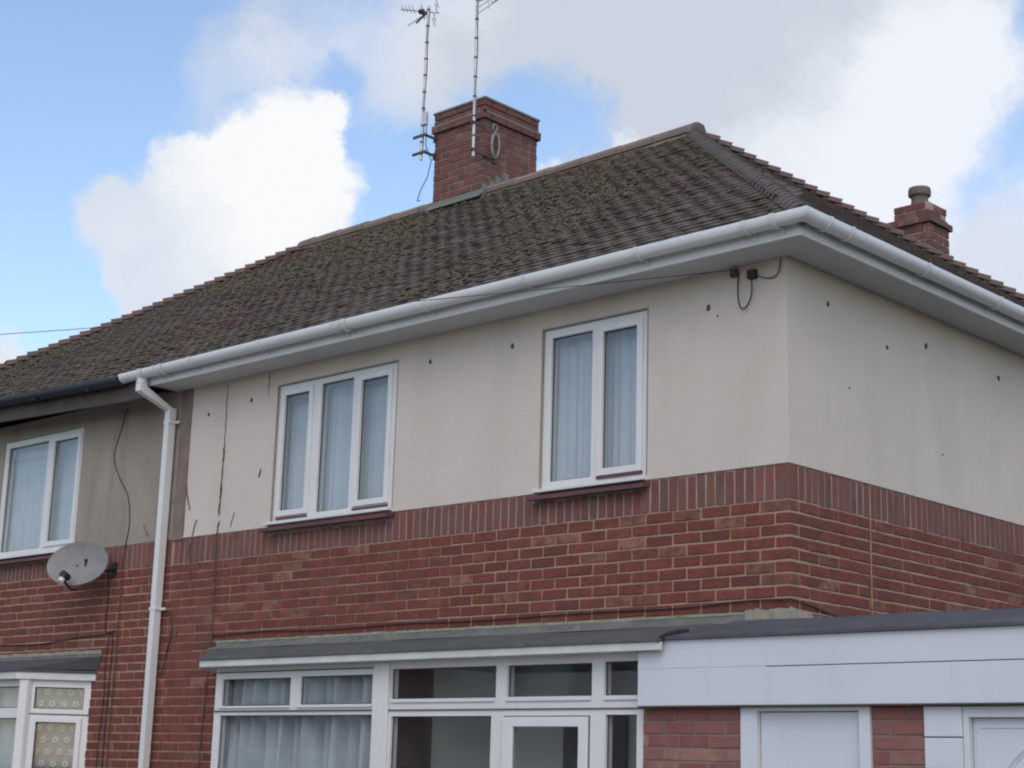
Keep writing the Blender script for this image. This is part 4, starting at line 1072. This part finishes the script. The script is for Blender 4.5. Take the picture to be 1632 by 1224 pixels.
lnb = c - uy_ * .16 + nrm * .17 - sx_ * .02
b = MB(); b.tube([c - uy_ * .22 - nrm * .03, c - uy_ * .25 + nrm * .05, lnb - uy_ * .05], .011, 8); b.tube([lnb - uy_ * .055 - nrm * .03, lnb - uy_ * .0], .012, 8); b.build('feed_arm', M['black'], D)
b = MB(); b.tube([lnb + nrm * .03, lnb - nrm * .06], [.036, .032], 12); b.tube([lnb, lnb - uy_ * .07], .02, 8); LN = b.build('feed_head', M['black'], D, smooth=True)
b = MB(); b.tube([lnb - uy_ * .035 + nrm * .005 - sx_ * .01, lnb - uy_ * .075 + nrm * .02 - sx_ * .01], .028, 12); b.build('feed_cap', M['upvc'], LN, smooth=True)
b = MB(); b.tube([c - nrm * .01, c - nrm * .09 + V((.02, 0, -.02)), V((-7.22, -.02, -.22))], .013, 8); b.box(-7.26, -7.18, -.016, 0.004, -.27, -.15); b.box(c.x - .06, c.x + .06, c.y + .02, c.y + .06, c.z - .07, c.z + .06); b.build('wall_bracket', M['black'], D)

# ------------------------------------------------------------------ cables, dead creeper, drop wire
def cable(name, pts, r, mat, label, cat='cable', grp=None, n=6, sub=4):
    P = []; pts = [V(p) for p in pts]
    for i in range(len(pts) - 1):
        p0 = pts[max(i - 1, 0)]; p1 = pts[i]; p2 = pts[i + 1]; p3 = pts[min(i + 2, len(pts) - 1)]
        for j in range(sub):
            t = j / sub; P.append(.5 * ((2 * p1) + (p2 - p0) * t + (2 * p0 - 5 * p1 + 4 * p2 - p3) * t * t + (3 * p1 - p0 - 3 * p2 + p3) * t ** 3))
    P.append(pts[-1]); b = MB(); b.tube(P, r, n); return b.build(name, M[mat], None, smooth=True, label=label, cat=cat, group=grp)
Yb = -.009
cable('wall_cable', [(-5.70, Yb, -.86), (-5.0, Yb, -.845), (-4.2, Yb, -.862), (-3.4, Yb, -.85), (-2.6, Yb, -.86), (-1.6, Yb, -.85), (-.8, Yb, -.855), (-.35, Yb - .003, -.835), (-.02, -.014, -.84), (.014, .02, -.842), (.011, .25, -.865), (.011, .5, -.905), (.011, .75, -.94), (.011, 1.05, -.965)], .0048, 'black',
      'black cable running along the brick just above the canopy flashing and round the house corner')
cable('wall_cable', [(-9.9, Yb, -.80), (-9.0, Yb, -.83), (-8.3, Yb, -.84), (-7.7, Yb, -.80), (-7.3, Yb, -.79), (-7.12, Yb, -.76)], .0048, 'black', 'thin black cable sagging across the neighbour brickwork above the left bay roof')
cable('wall_cable', [(-7.204, -.006, 1.281), (-7.30, -.006, 1.05), (-7.361, -.006, .828), (-7.24, -.006, .62), (-7.088, -.008, .451), (-7.03, -.008, .217), (-7.05, -.008, .05), (-7.085, -.009, -.10), (-7.08, -.009, -.35), (-7.075, -.009, -.734), (-7.08, -.009, -1.6), (-7.09, -.009, -2.4)], .0055, 'stem',
      'thin dark cable curving down the grey brown render then straight down the brick')
cable('wall_cable', [(-7.20, Yb, -.75), (-7.225, Yb, -1.05), (-7.21, Yb, -1.4), (-7.235, Yb, -1.8), (-7.23, Yb, -2.5)], .0048, 'black', 'black cable dropping beside the left bay window, nearest to its frame')
cable('wall_cable', [(-7.30, Yb, -.20), (-7.27, Yb, -.45), (-7.27, Yb, -.76), (-7.15, Yb, -.80), (-7.14, Yb, -1.2), (-7.15, Yb, -1.7), (-7.14, Yb, -2.4)], .0048, 'black', 'black cable from behind the satellite dish down the brick')
cable('wall_cable', [(-6.36, -.03, -.62), (-6.30, -.014, -.66), (-6.26, -.012, -.80), (-6.32, -.012, -1.0), (-6.345, -.02, -1.15)], .0048, 'black', 'short black cable looping out from the white downpipe clip')
# junction box and loops near the corner
JB = MB(); JB.box(-.275, -.215, -.045, -.006, 1.215, 1.275); jb = JB.build('junction_box', M['black'], None, bevel=.005, label='small black junction box under the soffit near the house corner', cat='junction box')
cable('wall_cable', [(-.36, -.012, 1.27), (-.355, -.03, 1.18), (-.345, -.035, 1.08), (-.318, -.035, 1.025), (-.275, -.03, 1.05), (-.25, -.025, 1.13), (-.25, -.03, 1.215)], .0048, 'black', 'black cable hanging in a long loop below the junction box')
cable('wall_cable', [(-.215, -.025, 1.235), (-.15, -.02, 1.205), (-.09, -.015, 1.20), (-.05, -.014, 1.235), (-.035, -.014, 1.315)], .004, 'stem', 'thin cable looping from the junction box up to the soffit at the corner')
b = MB(); b.box(-.41, -.36, -.04, -.006, 1.255, 1.30); b.tube([(-.385, -.03, 1.28), (-.385, -.07, 1.30)], .006, 6); b.build('wire_bracket', M['metal_dark'], None, label='small rusty bracket under the soffit holding the overhead wire', cat='bracket')
P = []
A0 = V((-.385, -.06, 1.30)); DRC = V((-2.47, -.6, 0)).normalized()
for i in range(41):
    d_ = 26 * i / 40; P.append(V((A0.x, A0.y - .0, 0)) + DRC * d_ + V((0, 0, 1.29 + .026 * d_ + .0024 * d_ * d_)))
b = MB(); b.tube(P, .0031, 6); b.build('overhead_wire', M['metal_dark'], None, smooth=True, label='telephone wire strung from the corner bracket across the gutter and away at the left', cat='wire')
tp = P[-1]
b = MB(); b.tube([(tp.x, tp.y, -ZO), (tp.x, tp.y, tp.z + .3)], [.15, .11], 12); b.build('telegraph_pole', M['wood'], None, smooth=True, label='wooden telegraph pole beyond the left edge carrying the telephone wire', cat='pole')
# dead creeper: main stem and loose twigs
CR = empty('dead_creeper', (-5.7, 0, -1.95), 'dry dead creeper stem clinging up the cream render left of the three light window', 'climbing plant')
random.seed(21)
def twig(pts, r, name='stem'):
    P = []
    for i in range(len(pts) - 1):
        a, c_ = V(pts[i]), V(pts[i + 1]); k_ = max(2, int((c_ - a).length / .03))
        for j in range(k_): P.append(a.lerp(c_, j / k_) + V((random.uniform(-.005, .005), random.uniform(-.002, .001), 0)))
    P.append(V(pts[-1])); rs = [r * random.uniform(.5, 1.5) for _ in P]
    b = MB(); b.tube(P, rs, 5)
    for q in P[::3]:
        a = random.uniform(0, 6.3); b.tube([q, q + V((cos(a) * .018, -.003, sin(a) * .018))], .0018, 4)
    b.build(name, M['stem'], CR)
twig([(-5.706, -.012, 1.30), (-5.70, -.012, .95), (-5.695, -.012, .75)], .0025)
twig([(-5.695, -.012, .75), (-5.70, -.012, .45), (-5.708, -.012, .27), (-5.71, -.012, .15)], .0065)
twig([(-5.70, -.012, .10), (-5.72, -.012, 0.0), (-5.71, -.012, -.26), (-5.70, -.012, -.6), (-5.693, -.012, -.80), (-5.72, -.012, -1.2), (-5.74, -.012, -1.6), (-5.76, -.012, -2.1)], .0065)
twig([(-6.20, -.012, .47), (-6.18, -.012, .36), (-6.13, -.012, .24)], .005, 'twig')
twig([(-6.21, -.012, .25), (-6.20, -.012, .05)], .003, 'twig')
twig([(-6.02, -.012, .14), (-6.06, -.012, .03), (-6.09, -.012, -.12), (-6.06, -.012, -.3), (-5.99, -.012, -.5)], .004, 'twig')
twig([(-5.175, -.012, .50), (-5.20, -.012, .43)], .005, 'twig')
twig([(-5.54, -.012, .05), (-5.50, -.012, .16)], .003, 'twig')
twig([(-5.138, -.012, 1.30), (-5.139, -.012, 1.12)], .003, 'twig')
twig([(-6.80, -.006, .15), (-6.72, -.006, .05)], .004, 'twig')
